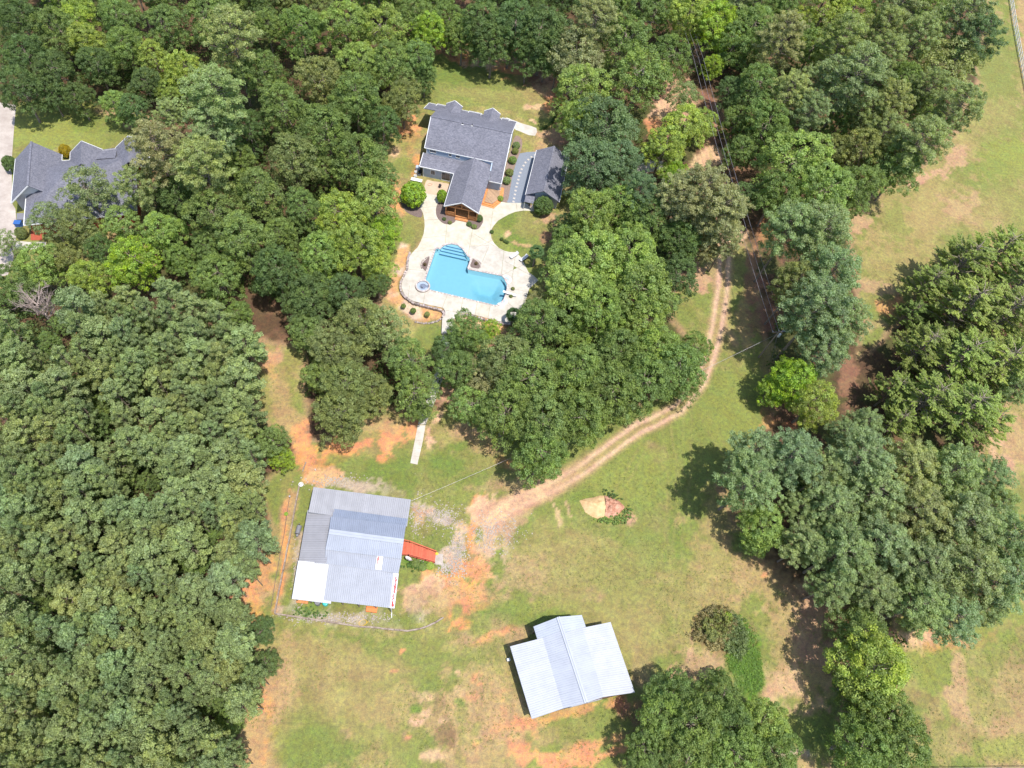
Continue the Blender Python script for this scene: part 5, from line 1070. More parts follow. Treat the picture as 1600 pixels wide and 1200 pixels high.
def clumps_to_leaves(C_, r, K, size, squash=.8, out=None, outw=.5, asp=.75, stretch=None):
    """C_ clump centres, r radii, K leaves in each, out = direction a clump faces"""
    P = []; Nn = []; S = []; col = []
    for i in range(len(C_)):
        d = unit(RNG.normal(size=(K, 3))); o = unit(out[i] + np.array([0, 0, .9])) if out is not None else np.array([0, 0, 1.])
        flip = (d @ o) < -.25; d[flip] *= -1
        rad = r[i] * RNG.uniform(.5, 1.25, (K, 1)); off = d * rad * np.array([1, 1, squash])
        if stretch is not None: off += o * (d @ o)[:, None] * r[i] * stretch
        P.append(C_[i] + off); Nn.append(unit(d * .9 + RNG.normal(size=(K, 3)) * .7 + np.array([0, 0, .35]))); S.append(size * RNG.uniform(.65, 1.3, K))
        cb = RNG.uniform(.2, .8); hb = RNG.uniform(.2, .8); col.append(np.stack([np.clip(cb + RNG.normal(size=K) * .24, 0, 1), np.clip(hb + RNG.normal(size=K) * .12, 0, 1)], 1))
    return np.concatenate(P), np.concatenate(Nn), np.concatenate(S), np.concatenate(col)
def surf_points(n, zmin=-.35):
    P = []
    for k in range(n):
        z = 1 - (1 - zmin) * (k + .5) / n; a = k * 2.399963 + RNG.uniform(-.3, .3); q = math.sqrt(max(0, 1 - z * z)); P.append((q * math.cos(a), q * math.sin(a), z))
    return np.array(P)
PROTO = {}
def limbs(name, pts_list, m='bark'):
    mb = MB()
    for pts, rads in pts_list: mb.tube(pts, rads, 6, False)
    return mb.mesh(name, m, (0, 0, 0), True)
def trunk_for(H_, rb, ends, zsplit, m='bark', bend=.3):
    L = []; z0 = -.3; tp = [(0, 0, z0), (RNG.normal() * bend * .3, RNG.normal() * bend * .3, zsplit * .5), (RNG.normal() * bend, RNG.normal() * bend, zsplit)]
    t2 = tp[-1]; top = (t2[0] + RNG.normal() * bend, t2[1] + RNG.normal() * bend, H_ * .86); L.append((tp + [top], [rb, rb * .82, rb * .6, rb * .15]))
    for e in ends:
        f = RNG.uniform(.0, .75); s = np.array(t2) * (1 - f) + np.array(top) * f; e = np.array(e); mdl = s * .5 + e * .5 + np.array([0, 0, -.25]); L.append(([tuple(s), tuple(mdl), tuple(e)], [rb * .38, rb * .24, rb * .07]))
    return limbs('trunk', L, m)
def broad(i, R0=5., H_=14.5, loose=False):
    nl = RNG.integers(8, 12); zc = H_ - 4.2; L = []
    L.append((np.array([0, 0, zc + 1.2]), 2.7))
    for k in range(nl):
        a = 2 * math.pi * k / nl * 1.0 + RNG.uniform(-.3, .3); rr = RNG.uniform(2.2, 3.5) if k % 3 else RNG.uniform(1.2, 2.2); z = zc + RNG.uniform(-1.8, 1.4) - (rr - 2.5) * .5
        L.append((np.array([rr * math.cos(a), rr * math.sin(a), z]), RNG.uniform(1.35, 2.1)))
    for k in range(7):
        a = 2 * math.pi * k / 7 + RNG.uniform(-.4, .4); rr = RNG.uniform(2.2, 3.6); L.append((np.array([rr * math.cos(a), rr * math.sin(a), zc - RNG.uniform(2.4, 5.2)]), RNG.uniform(1.1, 1.7)))
    C_ = []; r = []; out = []
    for c, lr in L:
        n = int(5.2 * lr * lr * (.75 if loose else 1)); s = surf_points(n, -.45); p = c + s * lr * np.array([1, 1, .85]) * RNG.uniform(.82, 1.1, (n, 1))
        for q, sd_ in zip(p, s):
            inside = any(np.linalg.norm((q - c2) / np.array([1, 1, .85])) < l2 * .72 for c2, l2 in L if c2 is not c)
            if inside: continue
            C_.append(q); r.append(RNG.uniform(.42, .72)); out.append(sd_)
    C_ = np.array(C_); out = np.array(out)
    P, Nn, S, col = clumps_to_leaves(C_, np.array(r), 84 if not loose else 60, .165, .75, out)
    ends = [c for c, lr in L]
    return leaf_mesh('broad_crown', P, Nn, S, .8, col), trunk_for(H_, .30, ends, H_ * .45), R0, H_
def pine(i, R0=5., H_=19.5, big=True):
    C_ = []; r = []; out = []; L = []
    nb = 58 if big else 40; zlo = H_ * (.50 if big else .42); rb = .24 if big else .13
    tp = [(0, 0, -.3), (RNG.normal() * .2, RNG.normal() * .2, H_ * .5), (RNG.normal() * .35, RNG.normal() * .35, H_ * .97)]; L.append((tp, [rb, rb * .75, .04]))
    C_.append(np.array(tp[2])); r.append(.5); out.append(np.array([0, 0, 1.]))
    for k in range(nb):
        f = (k + .5) / nb; z = zlo + (H_ - zlo) * f ** .8; env = math.sin(math.pi * min(1, .30 + .70 * f)) ** .65 if f > .3 else (.72 + .9 * f); ln = R0 * max(.16, env) * RNG.uniform(.72, 1.08); a = k * 2.39996 + RNG.uniform(-.4, .4)
        s = np.array([0, 0, z - ln * .12]); up_ = .16 + .55 * f; e = np.array([ln * math.cos(a), ln * math.sin(a), z + ln * up_ * .6 - (.5 if f < .3 else 0)])
        L.append(([tuple(s), tuple(s * .5 + e * .5 + np.array([0, 0, -.12 * ln])), tuple(e)], [rb * .26, rb * .17, .015]))
        m_ = max(2, int(ln / (.62 if big else .5)))
        for j in range(m_):
            t = (.35 + .65 * (j + 1) / m_); q = s * (1 - t) + e * t; side = np.array([-math.sin(a), math.cos(a), 0]) * RNG.normal() * (.55 if big else .35) * ln * .3 * (.5 + t * .5)
            C_.append(q + side + np.array([0, 0, RNG.uniform(-.1, .35)])); r.append(RNG.uniform(.34, .56) * (1 if big else .92)); out.append(np.array([math.cos(a) * .5, math.sin(a) * .5, .5]))
    C_ = np.array(C_); P, Nn, S, col = clumps_to_leaves(C_, np.array(r), 74 if big else 72, .135, .85, np.array(out), asp=.9)
    return leaf_mesh('pine_crown', P, Nn, S, 1.0, col), limbs('trunk', L, 'bark'), R0, H_
def feathery(i, R0=5., H_=13.):
    C_ = []; r = []; out = []; L = []; tp = [(0, 0, -.3), (.2, .1, H_ * .5), (.1, -.2, H_ * .93)]; L.append((tp, [.25, .18, .04])); P = []; Nn = []; S = []; col = []
    nb = 64
    for k in range(nb):
        f = (k + .5) / nb; z = H_ * (.30 + .68 * f); ln = R0 * (1.02 - .72 * f ** 1.6) * RNG.uniform(.7, 1.08); a = k * 2.39996 + RNG.uniform(-.5, .5); s = np.array([0, 0, z - ln * .25]); e = np.array([ln * math.cos(a), ln * math.sin(a), z + ln * .22])
        L.append(([tuple(s), tuple(s * .5 + e * .5 + np.array([0, 0, .1 * ln])), tuple(e)], [.07, .045, .012])); cb = RNG.uniform(.25, .75); hb = RNG.uniform(.3, .7)
        for j in range(int(4 + ln * 2.6)):                       # flat sprays fanning from the bough
            t = RNG.uniform(.3, 1.0); q = s * (1 - t) + e * t; b = a + RNG.choice([-1, 1]) * RNG.uniform(.25, .9); sl = RNG.uniform(.55, 1.15); K = 36; u = RNG.uniform(0, 1, (K, 1)); d = np.array([math.cos(b), math.sin(b), .25]); wv = RNG.normal(size=(K, 3)) * .10 * (1.2 - u)
            P.append(q + d * sl * u + wv); Nn.append(unit(np.array([0, 0, 1.]) + RNG.normal(size=(K, 3)) * .55)); S.append(RNG.uniform(.07, .13, K)); c0 = np.clip(cb + RNG.normal() * .12, 0, 1); col.append(np.stack([np.clip(c0 + .3 * (u[:, 0] - .5) + RNG.normal(size=K) * .08, 0, 1), np.full(K, hb)], 1))
    return leaf_mesh('feathery_crown', np.concatenate(P), np.concatenate(Nn), np.concatenate(S), 1.3, np.concatenate(col)), limbs('trunk', L), R0, H_
def bushy(i, R0=1., H_=1.7, fine=True):
    n = 130; s = surf_points(n, -.55); Rr = RNG.uniform(.80, .95, (n, 1)); C_ = s * Rr * np.array([1, 1, .85]) + np.array([0, 0, H_ * .5])
    P, Nn, S, col = clumps_to_leaves(C_, np.full(n, .17), 70, .075, .9, s)
    return leaf_mesh('bush_crown', P, Nn, S, .8, col), limbs('stem', [([(0, 0, -.05), (.02, .02, .4), (.1, .05, 1.0)], [.06, .05, .02]), ([(0, 0, .2), (-.2, .1, .9)], [.04, .015])]), R0, H_
for k in range(6): PROTO['broad%d' % k] = broad(k)
for k in range(3): PROTO['loose%d' % k] = broad(k, loose=True)
for k in range(4): PROTO['pine%d' % k] = pine(k)
for k in range(7): PROTO['young%d' % k] = pine(k, 2.6, 15.5, False)
for k in range(3): PROTO['feather%d' % k] = feathery(k)
for k in range(3): PROTO['bush%d' % k] = bushy(k)
NV = dict(broad=6, loose=3, pine=4, young=7, feather=3, bush=3)
ZF = dict(broad=.70, loose=.70, pine=.80, young=.88, feather=.62, bush=.5)
NAME = dict(broad='oak_tree', loose='oak_tree', pine='pine_tree', young='young_pine', feather='cedar_tree', bush='shrub')
CATG = dict(broad='tree', loose='tree', pine='pine tree', young='pine tree', feather='tree', bush='shrub')
FC = dict(d=(.118, .175, .058), g=(.170, .235, .068), o=(.215, .245, .085), y=(.265, .33, .075), b=(.135, .20, .092), t=(.285, .29, .135), p=(.236, .292, .125), pb=(.215, .282, .132), po=(.258, .295, .115), l=(.225, .305, .084), v=(.25, .355, .050), s=(.23, .285, .12), gold=(.38, .30, .03), br=(.16, .12, .06))
CN = dict(d='dark green', g='mid green', o='olive green', y='yellow green', b='blue green', t='tan green', p='grey green', pb='blue grey green', po='khaki green', l='light green', v='vivid green', s='sage green', gold='golden', br='brown green')
PLACED = []
def tree(x, y, rp, kind, c, label=None, group=None, z0=0., zscale=None, name=None, cat=None, col=None, seed=None):
    k = RNG.integers(0, NV[kind]); crown, trunk, R0, H0 = PROTO['%s%d' % (kind, k)]
    s = rp * mpp(x, y, H0 * .6) / R0; 
    hs_ = (zscale or 1.) * (s if kind in ('bush',) else min(s, .55 + .45 * s) if kind != 'young' else 1.0)
    if kind == 'young' : hs_ = RNG.uniform(.88, 1.08); rp0 = rp; rp = rp * 1.16
    zc = z0 + H0 * hs_ * ZF[kind]; s = rp * mpp(x, y, zc) / R0; p = pt(x, y, zc); p.z = z0
    r_ = root(name or NAME[kind], label, cat or CATG[kind], tuple(p), group); r_.rotation_euler = (0, 0, RNG.uniform(0, 6.283)); r_.scale = (s, s, hs_)
    bc = np.array(col if col is not None else FC[c]); vr = .5 if kind == 'young' else .8; bc = bc * RNG.uniform(1 - .12 * vr, 1 + .13 * vr) * np.array([RNG.uniform(1 - .07 * vr, 1 + .07 * vr), 1, RNG.uniform(1 - .1 * vr, 1 + .12 * vr)])
    o = bpy.data.objects.new('crown', crown); C.objects.link(o); o.parent = r_; o.color = (*bc, 1)
    t = bpy.data.objects.new('trunk' if kind != 'bush' else 'stem', trunk); C.objects.link(t); t.parent = r_
    if kind != 'bush': PLACED.append((x, y, rp0 if kind == 'young' else rp))
    return r_
SZ = lambda rp: 'small' if rp < 25 else 'medium' if rp < 36 else 'broad' if rp < 46 else 'very large'
KW = dict(broad='leafy tree', loose='open crowned tree', pine='tall pine', young='slim young pine', feather='feathery conifer', bush='shrub')
#  x, y, radius in pixels, kind, colour, where it stands
HAND = [
 (32,28,40,'broad','d','in the top left corner'),(88,42,38,'broad','g','second from the top left corner along the top'),(40,85,38,'broad','d','above the neighbour driveway, behind the front row'),(28,132,38,'broad','d','overhanging the top of the neighbour driveway'),(85,108,36,'broad','d','at the back of the neighbour lawn, second row'),(76,140,27,'broad','d','on the west part of the neighbour lawn edge'),
 (120,25,34,'broad','y','between dark trees near the top left'),(132,60,32,'broad','y','between dark trees north of the neighbour lawn'),(185,25,36,'broad','g','at the top, left of the bright pair'),(195,72,34,'broad','g','north of the neighbour lawn, third row'),(150,98,32,'broad','d','north of the neighbour lawn, deep in shade'),(120,148,26,'broad','d','on the neighbour lawn edge, middle'),(178,160,25,'broad','l','jutting over the neighbour lawn edge'),(208,166,26,'broad','d','at the east end of the neighbour lawn edge'),
 (238,88,30,'broad','y','left of the bright pair near the top left'),(285,105,32,'broad','y','right of the bright pair near the top left'),(255,35,34,'broad','g','at the top between yellow green crowns'),(320,22,36,'broad','g','at the top, above the khaki pine'),(228,128,28,'broad','d','in the shadow below the bright pair'),(262,140,22,'broad','y','below the bright pair'),
 (362,52,46,'pine','po','large, near the top, second from the left'),(265,175,25,'pine','p','beside the east end of the neighbour lawn'),(335,150,55,'pine','p','dome shaped, between neighbour lawn and big wood'),(405,110,38,'broad','g','right of the khaki dome near the top'),(330,195,40,'pine','p','below the great grey green dome'),
 (245,232,46,'pine','t','tan, overhanging the east gable of the neighbour house'),(318,255,48,'pine','po','khaki, east of the neighbour house'),(210,290,34,'pine','po','over the south east hip of the neighbour roof'),(135,292,44,'loose','s','thin crowned, standing over the middle of the neighbour roof'),(75,340,34,'loose','s','thin crowned, over the south edge of the neighbour roof'),(8,378,22,'loose','s','at the left edge over the driveway'),(120,352,34,'broad','o','just south of the neighbour roof'),(190,345,32,'broad','l','south east of the neighbour roof'),
 (205,408,44,'broad','v','vivid, in the middle of the wood south of the neighbour house'),(135,430,32,'broad','y','next to the vivid one south of the neighbour house'),(55,410,36,'broad','l','south of the neighbour path'),(20,440,34,'broad','g','at the left edge below the driveway'),(90,400,30,'broad','o','south of the red brick patio'),(255,360,36,'broad','l','in the wood west of the pool, leftmost bright one'),(400,300,44,'broad','g','in the big wood, below its middle'),(330,330,44,'broad','g','in the big wood west of the terrace'),(380,370,46,'broad','g','in the big wood, left of the yellow green group'),(430,420,44,'broad','d','dark, west of the yellow green group'),(340,430,42,'broad','g','at the upper rim of the pine wood'),
 (470,40,38,'broad','g','at the top edge, left of the feathery light one'),(540,35,40,'broad','l','light, at the top edge'),(595,40,42,'loose','y','light and feathery at the top edge'),(648,22,32,'broad','g','at the top edge above the front lawn'),(672,45,30,'broad','v','vivid, above the north west corner of the front lawn'),(702,30,28,'broad','g','at the top, north of the front lawn'),(560,95,34,'broad','l','light, behind the front lawn edge'),(608,95,36,'broad','g','second row west of the front lawn'),(650,92,32,'broad','g','at the west edge of the front lawn, upper'),(662,118,22,'broad','d','small, nearest the west edge of the front lawn'),
 (630,150,32,'broad','o','olive dark, north west of the house'),(600,190,30,'broad','d','dark, west of the house'),(555,150,42,'broad','g','in the wood west of the front lawn'),(500,120,40,'broad','o','in the wood, third row west of the front lawn'),(440,165,42,'broad','g','in the middle of the upper wood'),(510,200,44,'broad','g','in the wood west of the house'),(560,245,44,'broad','g','in the wood west of the white patio table'),(600,275,26,'broad','g','next to the strip of lawn west of the house'),(460,245,42,'broad','o','in the wood, two crowns west of the house lawn'),
 (585,310,40,'broad','y','yellow green, beside the round bush bed'),(530,330,42,'broad','y','second of the yellow green row west of the terrace'),(600,360,30,'broad','v','vivid, next to the lawn west of the terrace'),(560,385,44,'broad','y','below the yellow green row west of the terrace'),(500,395,40,'broad','l','pale, west of the yellow green group'),(590,410,28,'broad','y','closest to the west curve of the terrace wall'),(480,460,40,'broad','d','dark, above the olive group west of the walkway'),(540,455,34,'broad','d','dark, between the yellow green and the olive group'),(590,440,22,'broad','d','small, dark, west of the spa'),
 (565,500,44,'broad','o','olive, below the terrace south west corner'),(475,515,30,'broad','g','at the top of the pale grass strip'),(520,545,42,'broad','o','olive, left one of the group north of the workshop'),(600,515,40,'loose','po','grey brown tinged, below the straw bed'),(540,600,44,'broad','o','olive, middle one north of the workshop'),(530,645,44,'broad','o','large olive, nearest the workshop on the north'),(500,585,30,'broad','g','green, at the west rim of the olive group'),(580,610,36,'broad','o','olive, right rim of the group north of the workshop'),
 (640,560,40,'loose','g','green with bare twigs, left of the lower walkway'),(650,610,38,'loose','g','green, over the upper end of the white walkway'),(655,640,20,'broad','g','small, touching the top of the white walkway slab strip'),(700,545,28,'broad','d','dark, south of the terrace walkway'),(728,520,34,'broad','g','round, just south of the terrace'),(715,575,34,'broad','g','narrow green, east of the lower walkway'),(766,512,16,'broad','v','small vivid one at the south east of the terrace'),
 (735,630,34,'loose','l','light, right of the bare gap above the walkway'),(755,590,32,'broad','t','tan speckled, south of the terrace'),(790,560,46,'broad','o','olive, south east of the palm'),(842,474,24,'loose','t','tan speckled, beside the palm'),(845,505,44,'broad','g','east of the terrace corner'),(830,590,52,'broad','g','in the central grove, south of the palm'),(790,640,46,'broad','g','at the south west of the central grove'),(850,660,50,'broad','g','in the lower central grove'),(845,710,44,'broad','g','at the southern tip of the central grove'),(905,650,50,'broad','g','at the south edge of the central grove by the track'),(960,610,48,'broad','g','above the bend of the dirt track'),(900,580,48,'broad','g','in the middle of the central grove'),(1010,595,46,'broad','g','south east in the central grove'),(1060,570,42,'broad','g','touching the dirt track on the east'),(1030,540,40,'broad','l','light, east side of the central grove'),(1085,545,28,'broad','g','overhanging the dirt track'),(1075,600,26,'loose','g','small, at the track bend'),(970,545,40,'broad','g','beside the dark gap of the central grove'),
 (894,452,48,'broad','l','big light one east of the terrace'),(886,408,36,'broad','l','light, east of the loungers'),(930,400,50,'broad','l','big light one, upper central grove'),(985,395,48,'broad','l','big light one, top of the central grove'),(1005,450,50,'broad','l','light, north east dome of the central grove'),(935,480,44,'broad','l','light, in the middle of the upper grove'),(1010,500,36,'broad','l','light, above the east gap of the grove'),(885,375,26,'broad','g','south east of the garage lawn'),
 (1060,430,34,'broad','d','dark, west of the track near its top'),(1060,375,36,'broad','d','dark, between the light domes and the tan one'),(1075,345,30,'broad','g','north of the dark one by the track'),(1100,300,46,'pine','t','tan, large, west of the power lines'),(1130,330,40,'pine','t','tan, right, touching the power lines'),(1060,305,36,'pine','t','tan, left of the large tan group'),(1135,375,24,'pine','t','tan, at the head of the dirt track'),(1105,385,20,'pine','t','small tan one west of the dirt track head'),
 (1010,340,38,'broad','g','east of the garage driveway, lower'),(970,320,38,'broad','l','light, south east of the garage'),(925,330,40,'broad','l','light, just south east of the garage'),(895,352,26,'broad','d','dark, at the corner below the garage'),(1000,300,32,'pine','b','blue green, just south of the small driveway patch'),(1055,268,20,'broad','v','small vivid one right of the driveway patch'),
 (945,195,52,'broad','b','big blue green one north east of the garage'),(925,255,46,'broad','b','blue green one leaning over the garage roof'),(970,250,36,'broad','b','blue green one east of the garage'),(900,185,30,'broad','l','light, east of the front lawn'),(910,135,42,'broad','l','light, north east of the front lawn'),(900,80,40,'broad','t','tan speckled, north of the front lawn east corner'),(850,45,44,'broad','d','dark, at the top above the front lawn'),(800,35,42,'broad','d','dark, at the top, middle'),(755,35,40,'broad','d','dark, at the top over the red bare ground'),(770,62,32,'broad','d','dark, over the back edge of the front lawn'),(826,78,28,'broad','d','dark, right over the back edge of the front lawn'),(722,50,28,'broad','g','over the red bare ground behind the front lawn'),(872,92,26,'broad','d','dark, at the north east corner of the front lawn'),(1150,60,30,'broad','g','closing the lane at the top'),(1140,140,22,'broad','d','dark, in the lane above the power lines'),(1152,185,23,'broad','g','leaning into the lane, first below the dark one'),(1158,235,24,'broad','g','leaning into the lane beside the power lines'),(1160,305,22,'broad','d','dark, in the lane east of the tan group'),(855,80,26,'broad','d','dark, at the north rim of the front lawn'),
 (975,60,46,'loose','g','large, north of the garage, upper'),(1000,115,50,'loose','g','large, north of the garage, middle'),(1050,85,34,'loose','g','thin, beside the pale gap in the upper wood'),(930,30,36,'pine','t','tan, at the top, middle right'),(1075,18,34,'broad','y','yellow green, at the top, left of the vivid pair'),(1120,32,36,'broad','v','vivid, at the top right of the centre'),(1115,100,17,'broad','v','small vivid one in the dark lane'),(1070,150,26,'loose','s','sage, beside the lane in the upper wood'),(1070,195,36,'broad','y','yellow green one left of the power lines'),(1040,225,32,'broad','y','yellow green one above the small driveway patch'),(1100,190,22,'broad','y','small one touching the power lines'),
 (1180,40,38,'broad','g','right of the vivid pair at the top'),(1225,55,36,'pine','t','tan, at the top right of centre'),(1330,20,36,'loose','y','yellow green, at the top edge in the eastern wood'),(1290,15,34,'broad','y','yellow green, left one at the top edge of the eastern wood'),(1245,245,50,'broad','l','great light dome on the west side of the eastern wood'),(1185,130,34,'broad','g','on the lane side of the eastern wood, upper'),(1200,190,38,'broad','g','on the lane side of the eastern wood, middle'),(1290,290,44,'broad','l','light, below the great dome of the eastern wood'),(1215,300,34,'broad','g','below the great dome, lane side'),(1340,290,36,'broad','g','at the meadow edge of the eastern wood'),(1235,355,40,'pine','p','pine with bare trunk over the power lines'),
 (1340,115,46,'pine','p','big grey green dome in the eastern wood'),(1320,60,36,'pine','po','khaki, upper eastern wood'),(1490,95,44,'loose','po','brownish, near the white fence'),(1528,60,34,'pine','b','dark blue green, nearest the white fence'),(1510,25,38,'pine','p','at the top, near the white fence'),(1500,165,34,'pine','po','khaki, at the meadow edge below the white fence'),(1440,220,38,'pine','p','at the meadow edge, middle'),(1400,255,38,'broad','g','at the meadow edge, lower'),
 (1285,360,46,'pine','p','grey green, above the bluish pine group'),(1300,425,44,'pine','pb','blue grey, right one with visible limbs'),(1280,480,50,'pine','pb','blue grey, leaning over the utility pole'),(1315,500,40,'pine','pb','blue grey, facing the right meadow'),(1290,545,34,'pine','pb','blue grey, lowest of the bluish group'),(1245,440,34,'pine','o','olive, behind the utility pole wires'),
 (1240,590,36,'broad','v','vivid, below the utility pole'),(1208,605,24,'broad','v','small vivid one below the utility pole'),(1275,625,36,'broad','y','yellow green, right of the vivid one'),(1232,505,16,'broad','d','small dark one at the foot of the utility pole'),
 (1450,445,32,'feather','l','at the north tip of the conifer belt'),(1505,410,44,'feather','l','upper one on the meadow edge'),(1560,395,42,'feather','l','top right one by the right edge'),(1600,440,44,'feather','l','cut by the right edge, upper'),(1425,490,22,'feather','g','small outlier by the sandy gap'),(1510,480,50,'feather','l','in the middle of the upper belt'),(1570,490,48,'feather','l','right, in the upper belt'),(1440,545,40,'feather','l','left, beside the shaded gap'),(1500,560,50,'feather','y','in the middle of the belt'),(1560,570,48,'feather','y','right, in the middle of the belt'),(1395,610,30,'feather','l','lowest left one'),(1450,625,46,'feather','y','bright, lower left'),(1510,640,46,'feather','y','bright, lower right'),(1545,660,32,'feather','l','at the lower right notch'),(1600,560,34,'feather','g','by the right edge, middle'),(1590,605,24,'pine','p','at the notch of the right meadow'),(1400,660,30,'feather','l','lowest, above the pines'),
 (1352,662,26,'pine','p','between the belt and the pines'),(1318,676,24,'pine','pb','at the foot of the shaded gap'),(1180,705,40,'pine','pb','bluish, at the west tip of the pine group'),(1238,712,46,'pine','pb','bluish, second from the west tip'),(1172,752,46,'pine','pb','bluish, casting its shadow on the meadow'),(1290,735,36,'pine','p','third along the top of the group'),(1350,715,44,'pine','pb','bluish, top middle'),(1370,770,44,'pine','p','centre of the group'),(1300,790,40,'pine','p','left centre'),(1192,822,36,'broad','l','leafy, at the west side between pines'),(1185,845,22,'broad','l','small leafy one at the west edge'),(1425,730,42,'pine','po','khaki, upper right centre'),(1490,735,44,'pine','p','upper right'),(1545,745,34,'pine','pb','bluish, facing the right meadow'),(1440,800,46,'pine','po','khaki, middle right'),(1510,815,50,'pine','p','right, middle'),(1575,840,46,'pine','pb','bluish, at the right edge'),(1260,850,36,'pine','p','left, casting dappled shade'),(1320,860,46,'pine','p','lower left'),(1380,850,46,'pine','pb','bluish, in the middle of the lower half'),(1445,880,46,'pine','p','lower middle'),(1515,890,50,'pine','p','lower right'),(1575,905,44,'pine','pb','bluish, lower right corner'),(1300,915,34,'pine','p','lowest on the left'),(1365,920,38,'pine','p','above the bright leafy tree'),(1440,945,42,'pine','p','low middle'),(1490,965,36,'pine','pb','lowest on the right'),
 (1350,990,40,'broad','g','upper one of the column by the tan grass'),(1365,1040,52,'broad','y','bright, middle of the column by the tan grass'),(1345,1070,30,'broad','g','left rim of the column'),(1385,1120,44,'broad','g','lower part of the column'),(1350,1165,44,'broad','g','bottom edge, left, in the column'),(1410,1160,44,'broad','g','bottom edge, right, in the column'),
 (1055,1085,36,'broad','g','upper left of the clump by the barn'),(1035,1120,36,'broad','l','nearest the barn corner'),(1010,1170,34,'broad','g','bottom left of the clump by the barn'),(1085,1130,44,'broad','g','middle of the clump by the barn'),(1130,1085,34,'loose','g','top of the clump, beside the bright grass'),(1140,1135,42,'broad','g','centre right of the clump by the barn'),(1075,1180,40,'broad','g','bottom edge of the clump, left'),(1150,1180,42,'broad','l','bottom edge of the clump, middle'),(1195,1130,36,'broad','l','right of the clump, beside the hay ground'),(1212,1175,38,'broad','g','bottom right of the clump by the barn'),(1125,1058,14,'broad','g','tiny outlier north of the clump by the barn'),
 (425,690,30,'broad','g','leafy, at the east rim of the pine wood'),(440,715,20,'broad','v','small vivid one at the east rim of the pine wood'),(405,985,24,'broad','d','low dark one at the rim of the pine wood, south'),(415,1035,22,'broad','d','low dark one farthest south on the rim'),
]
BELT = {'feather': 'conifer belt', }
for (x, y, rp, kind, c, where) in HAND:
    if kind == 'bush': continue
    reg = ''
    if kind == 'feather': reg = 'right hand belt'
    elif 1170 < x and 680 < y < 980: reg = 'lower right group'
    lab = '%s %s, %s%s' % (SZ(rp), KW[kind], where, (', ' + reg) if reg else '')
    if len(lab.split()) > 16: lab = '%s, %s%s' % (KW[kind], where, (', ' + reg) if reg else '')
    if len(lab.split()) > 16: lab = '%s, %s' % (KW[kind], where)
    tree(x, y, rp * (1.12 if (x > 1300 and y > 960) or (950 < x < 1260 and y > 1040) else 1.04), kind, c, lab, col=(.245, .30, .088) if kind == 'feather' and c != 'g' else None, zscale=.86 if kind == 'pine' and x > 1150 and y > 680 else None)
ORD = lambda n: 'first second third fourth fifth sixth seventh eighth ninth tenth eleventh twelfth thirteenth fourteenth fifteenth sixteenth seventeenth eighteenth nineteenth twentieth'.split()[n - 1] if n <= 20 else 'twenty-' + ORD(n - 20)
def relabel(made, place):
    made.sort(key=lambda m: m[1]); row = 0; i = 0
    while i < len(made):
        y0 = made[i][1]; k = i
        while k < len(made) and made[k][1] < y0 + 38: k += 1
        row += 1
        for n, m in enumerate(sorted(made[i:k], key=lambda m: m[0])): m[2]['label'] = '%s, %s from left in %s row of %s' % (m[3], ORD(n + 1), ORD(row), place)
        i = k
def fill(poly, rfun, kinds, lab, grp, spacing=.80, tries=9000, cells=None, limit=999, other=.72):
    xs_ = [p[0] for p in poly]; ys_ = [p[1] for p in poly]; n = 0; loc = []; P0 = list(PLACED); made = []
    for k in range(tries):
        x, y = RNG.uniform(min(xs_), max(xs_)), RNG.uniform(min(ys_), max(ys_)); rp = rfun(x, y)
        if not in_poly(np.array([x]), np.array([y]), poly)[0]: continue
        if any((x - a) ** 2 + (y - b) ** 2 < ((rp + c) * spacing) ** 2 for a, b, c in loc): continue
        if any((x - a) ** 2 + (y - b) ** 2 < ((rp + c) * other) ** 2 for a, b, c in P0): continue
        kd, cc = kinds[RNG.integers(0, len(kinds))]; made.append((x, y, tree(x, y, rp, kd, cc, 'x', grp, z0=0), CN[cc] + ' ' + dict(broad='tree', loose='tree', pine='pine', young='pine', feather='conifer')[kd])); loc.append(PLACED[-1]); n += 1
        if n >= limit: break
    relabel(made, lab); return n
PINES = [(-15,470),(60,455),(150,470),(230,455),(300,445),(350,470),(385,500),(395,540),(392,600),(392,650),(400,690),(400,730),(400,790),(412,835),(405,870),(375,890),(355,930),(375,970),(405,965),(408,1005),(398,1060),(382,1100),(368,1140),(358,1215),(-15,1215)]
PLACED.append((60, 478, 42)); PLACED.append((40, 500, 30))
n1_ = fill(PINES, lambda x, y: RNG.uniform(14, 31), [('young', 'p'), ('young', 'p'), ('young', 'po'), ('young', 'pb'), ('young', 'p'), ('young', 'po'), ('young', 'p'), ('broad', 'g')], 'the pine wood', 'pines of the dense wood on the left', .70, 16000, limit=296)
NWF = [(-15,-15),(730,-15),(690,20),(655,60),(640,110),(600,160),(575,210),(575,280),(560,400),(520,440),(480,480),(430,470),(380,460),(300,420),(230,430),(100,440),(-15,450),(-15,400),(60,400),(180,370),(250,300),(225,200),(205,150),(110,130),(10,120)]
def rg(x, y): return RNG.uniform(26, 36)
def flab(p): return p
n2_ = fill(NWF, rg, [('broad', 'g'), ('broad', 'g'), ('broad', 'd'), ('broad', 'o'), ('broad', 'l'), ('broad', 'g')], flab('the north western wood'), 'trees filling the north western wood', .70, 9000)
EF = [(1150,-15),(1540,-15),(1530,60),(1490,130),(1465,190),(1420,250),(1360,290),(1310,330),(1290,400),(1250,400),(1210,360),(1190,260),(1165,150)]
n3_ = fill(EF, rg, [('broad', 'g'), ('pine', 'p'), ('broad', 'g'), ('pine', 'p'), ('broad', 'o'), ('pine', 'po')], flab('the eastern wood'), 'trees filling the eastern wood', .70, 6000)
NM = [(740,-15),(1160,-15),(1140,50),(1090,120),(1000,150),(900,110),(830,60),(760,60)]
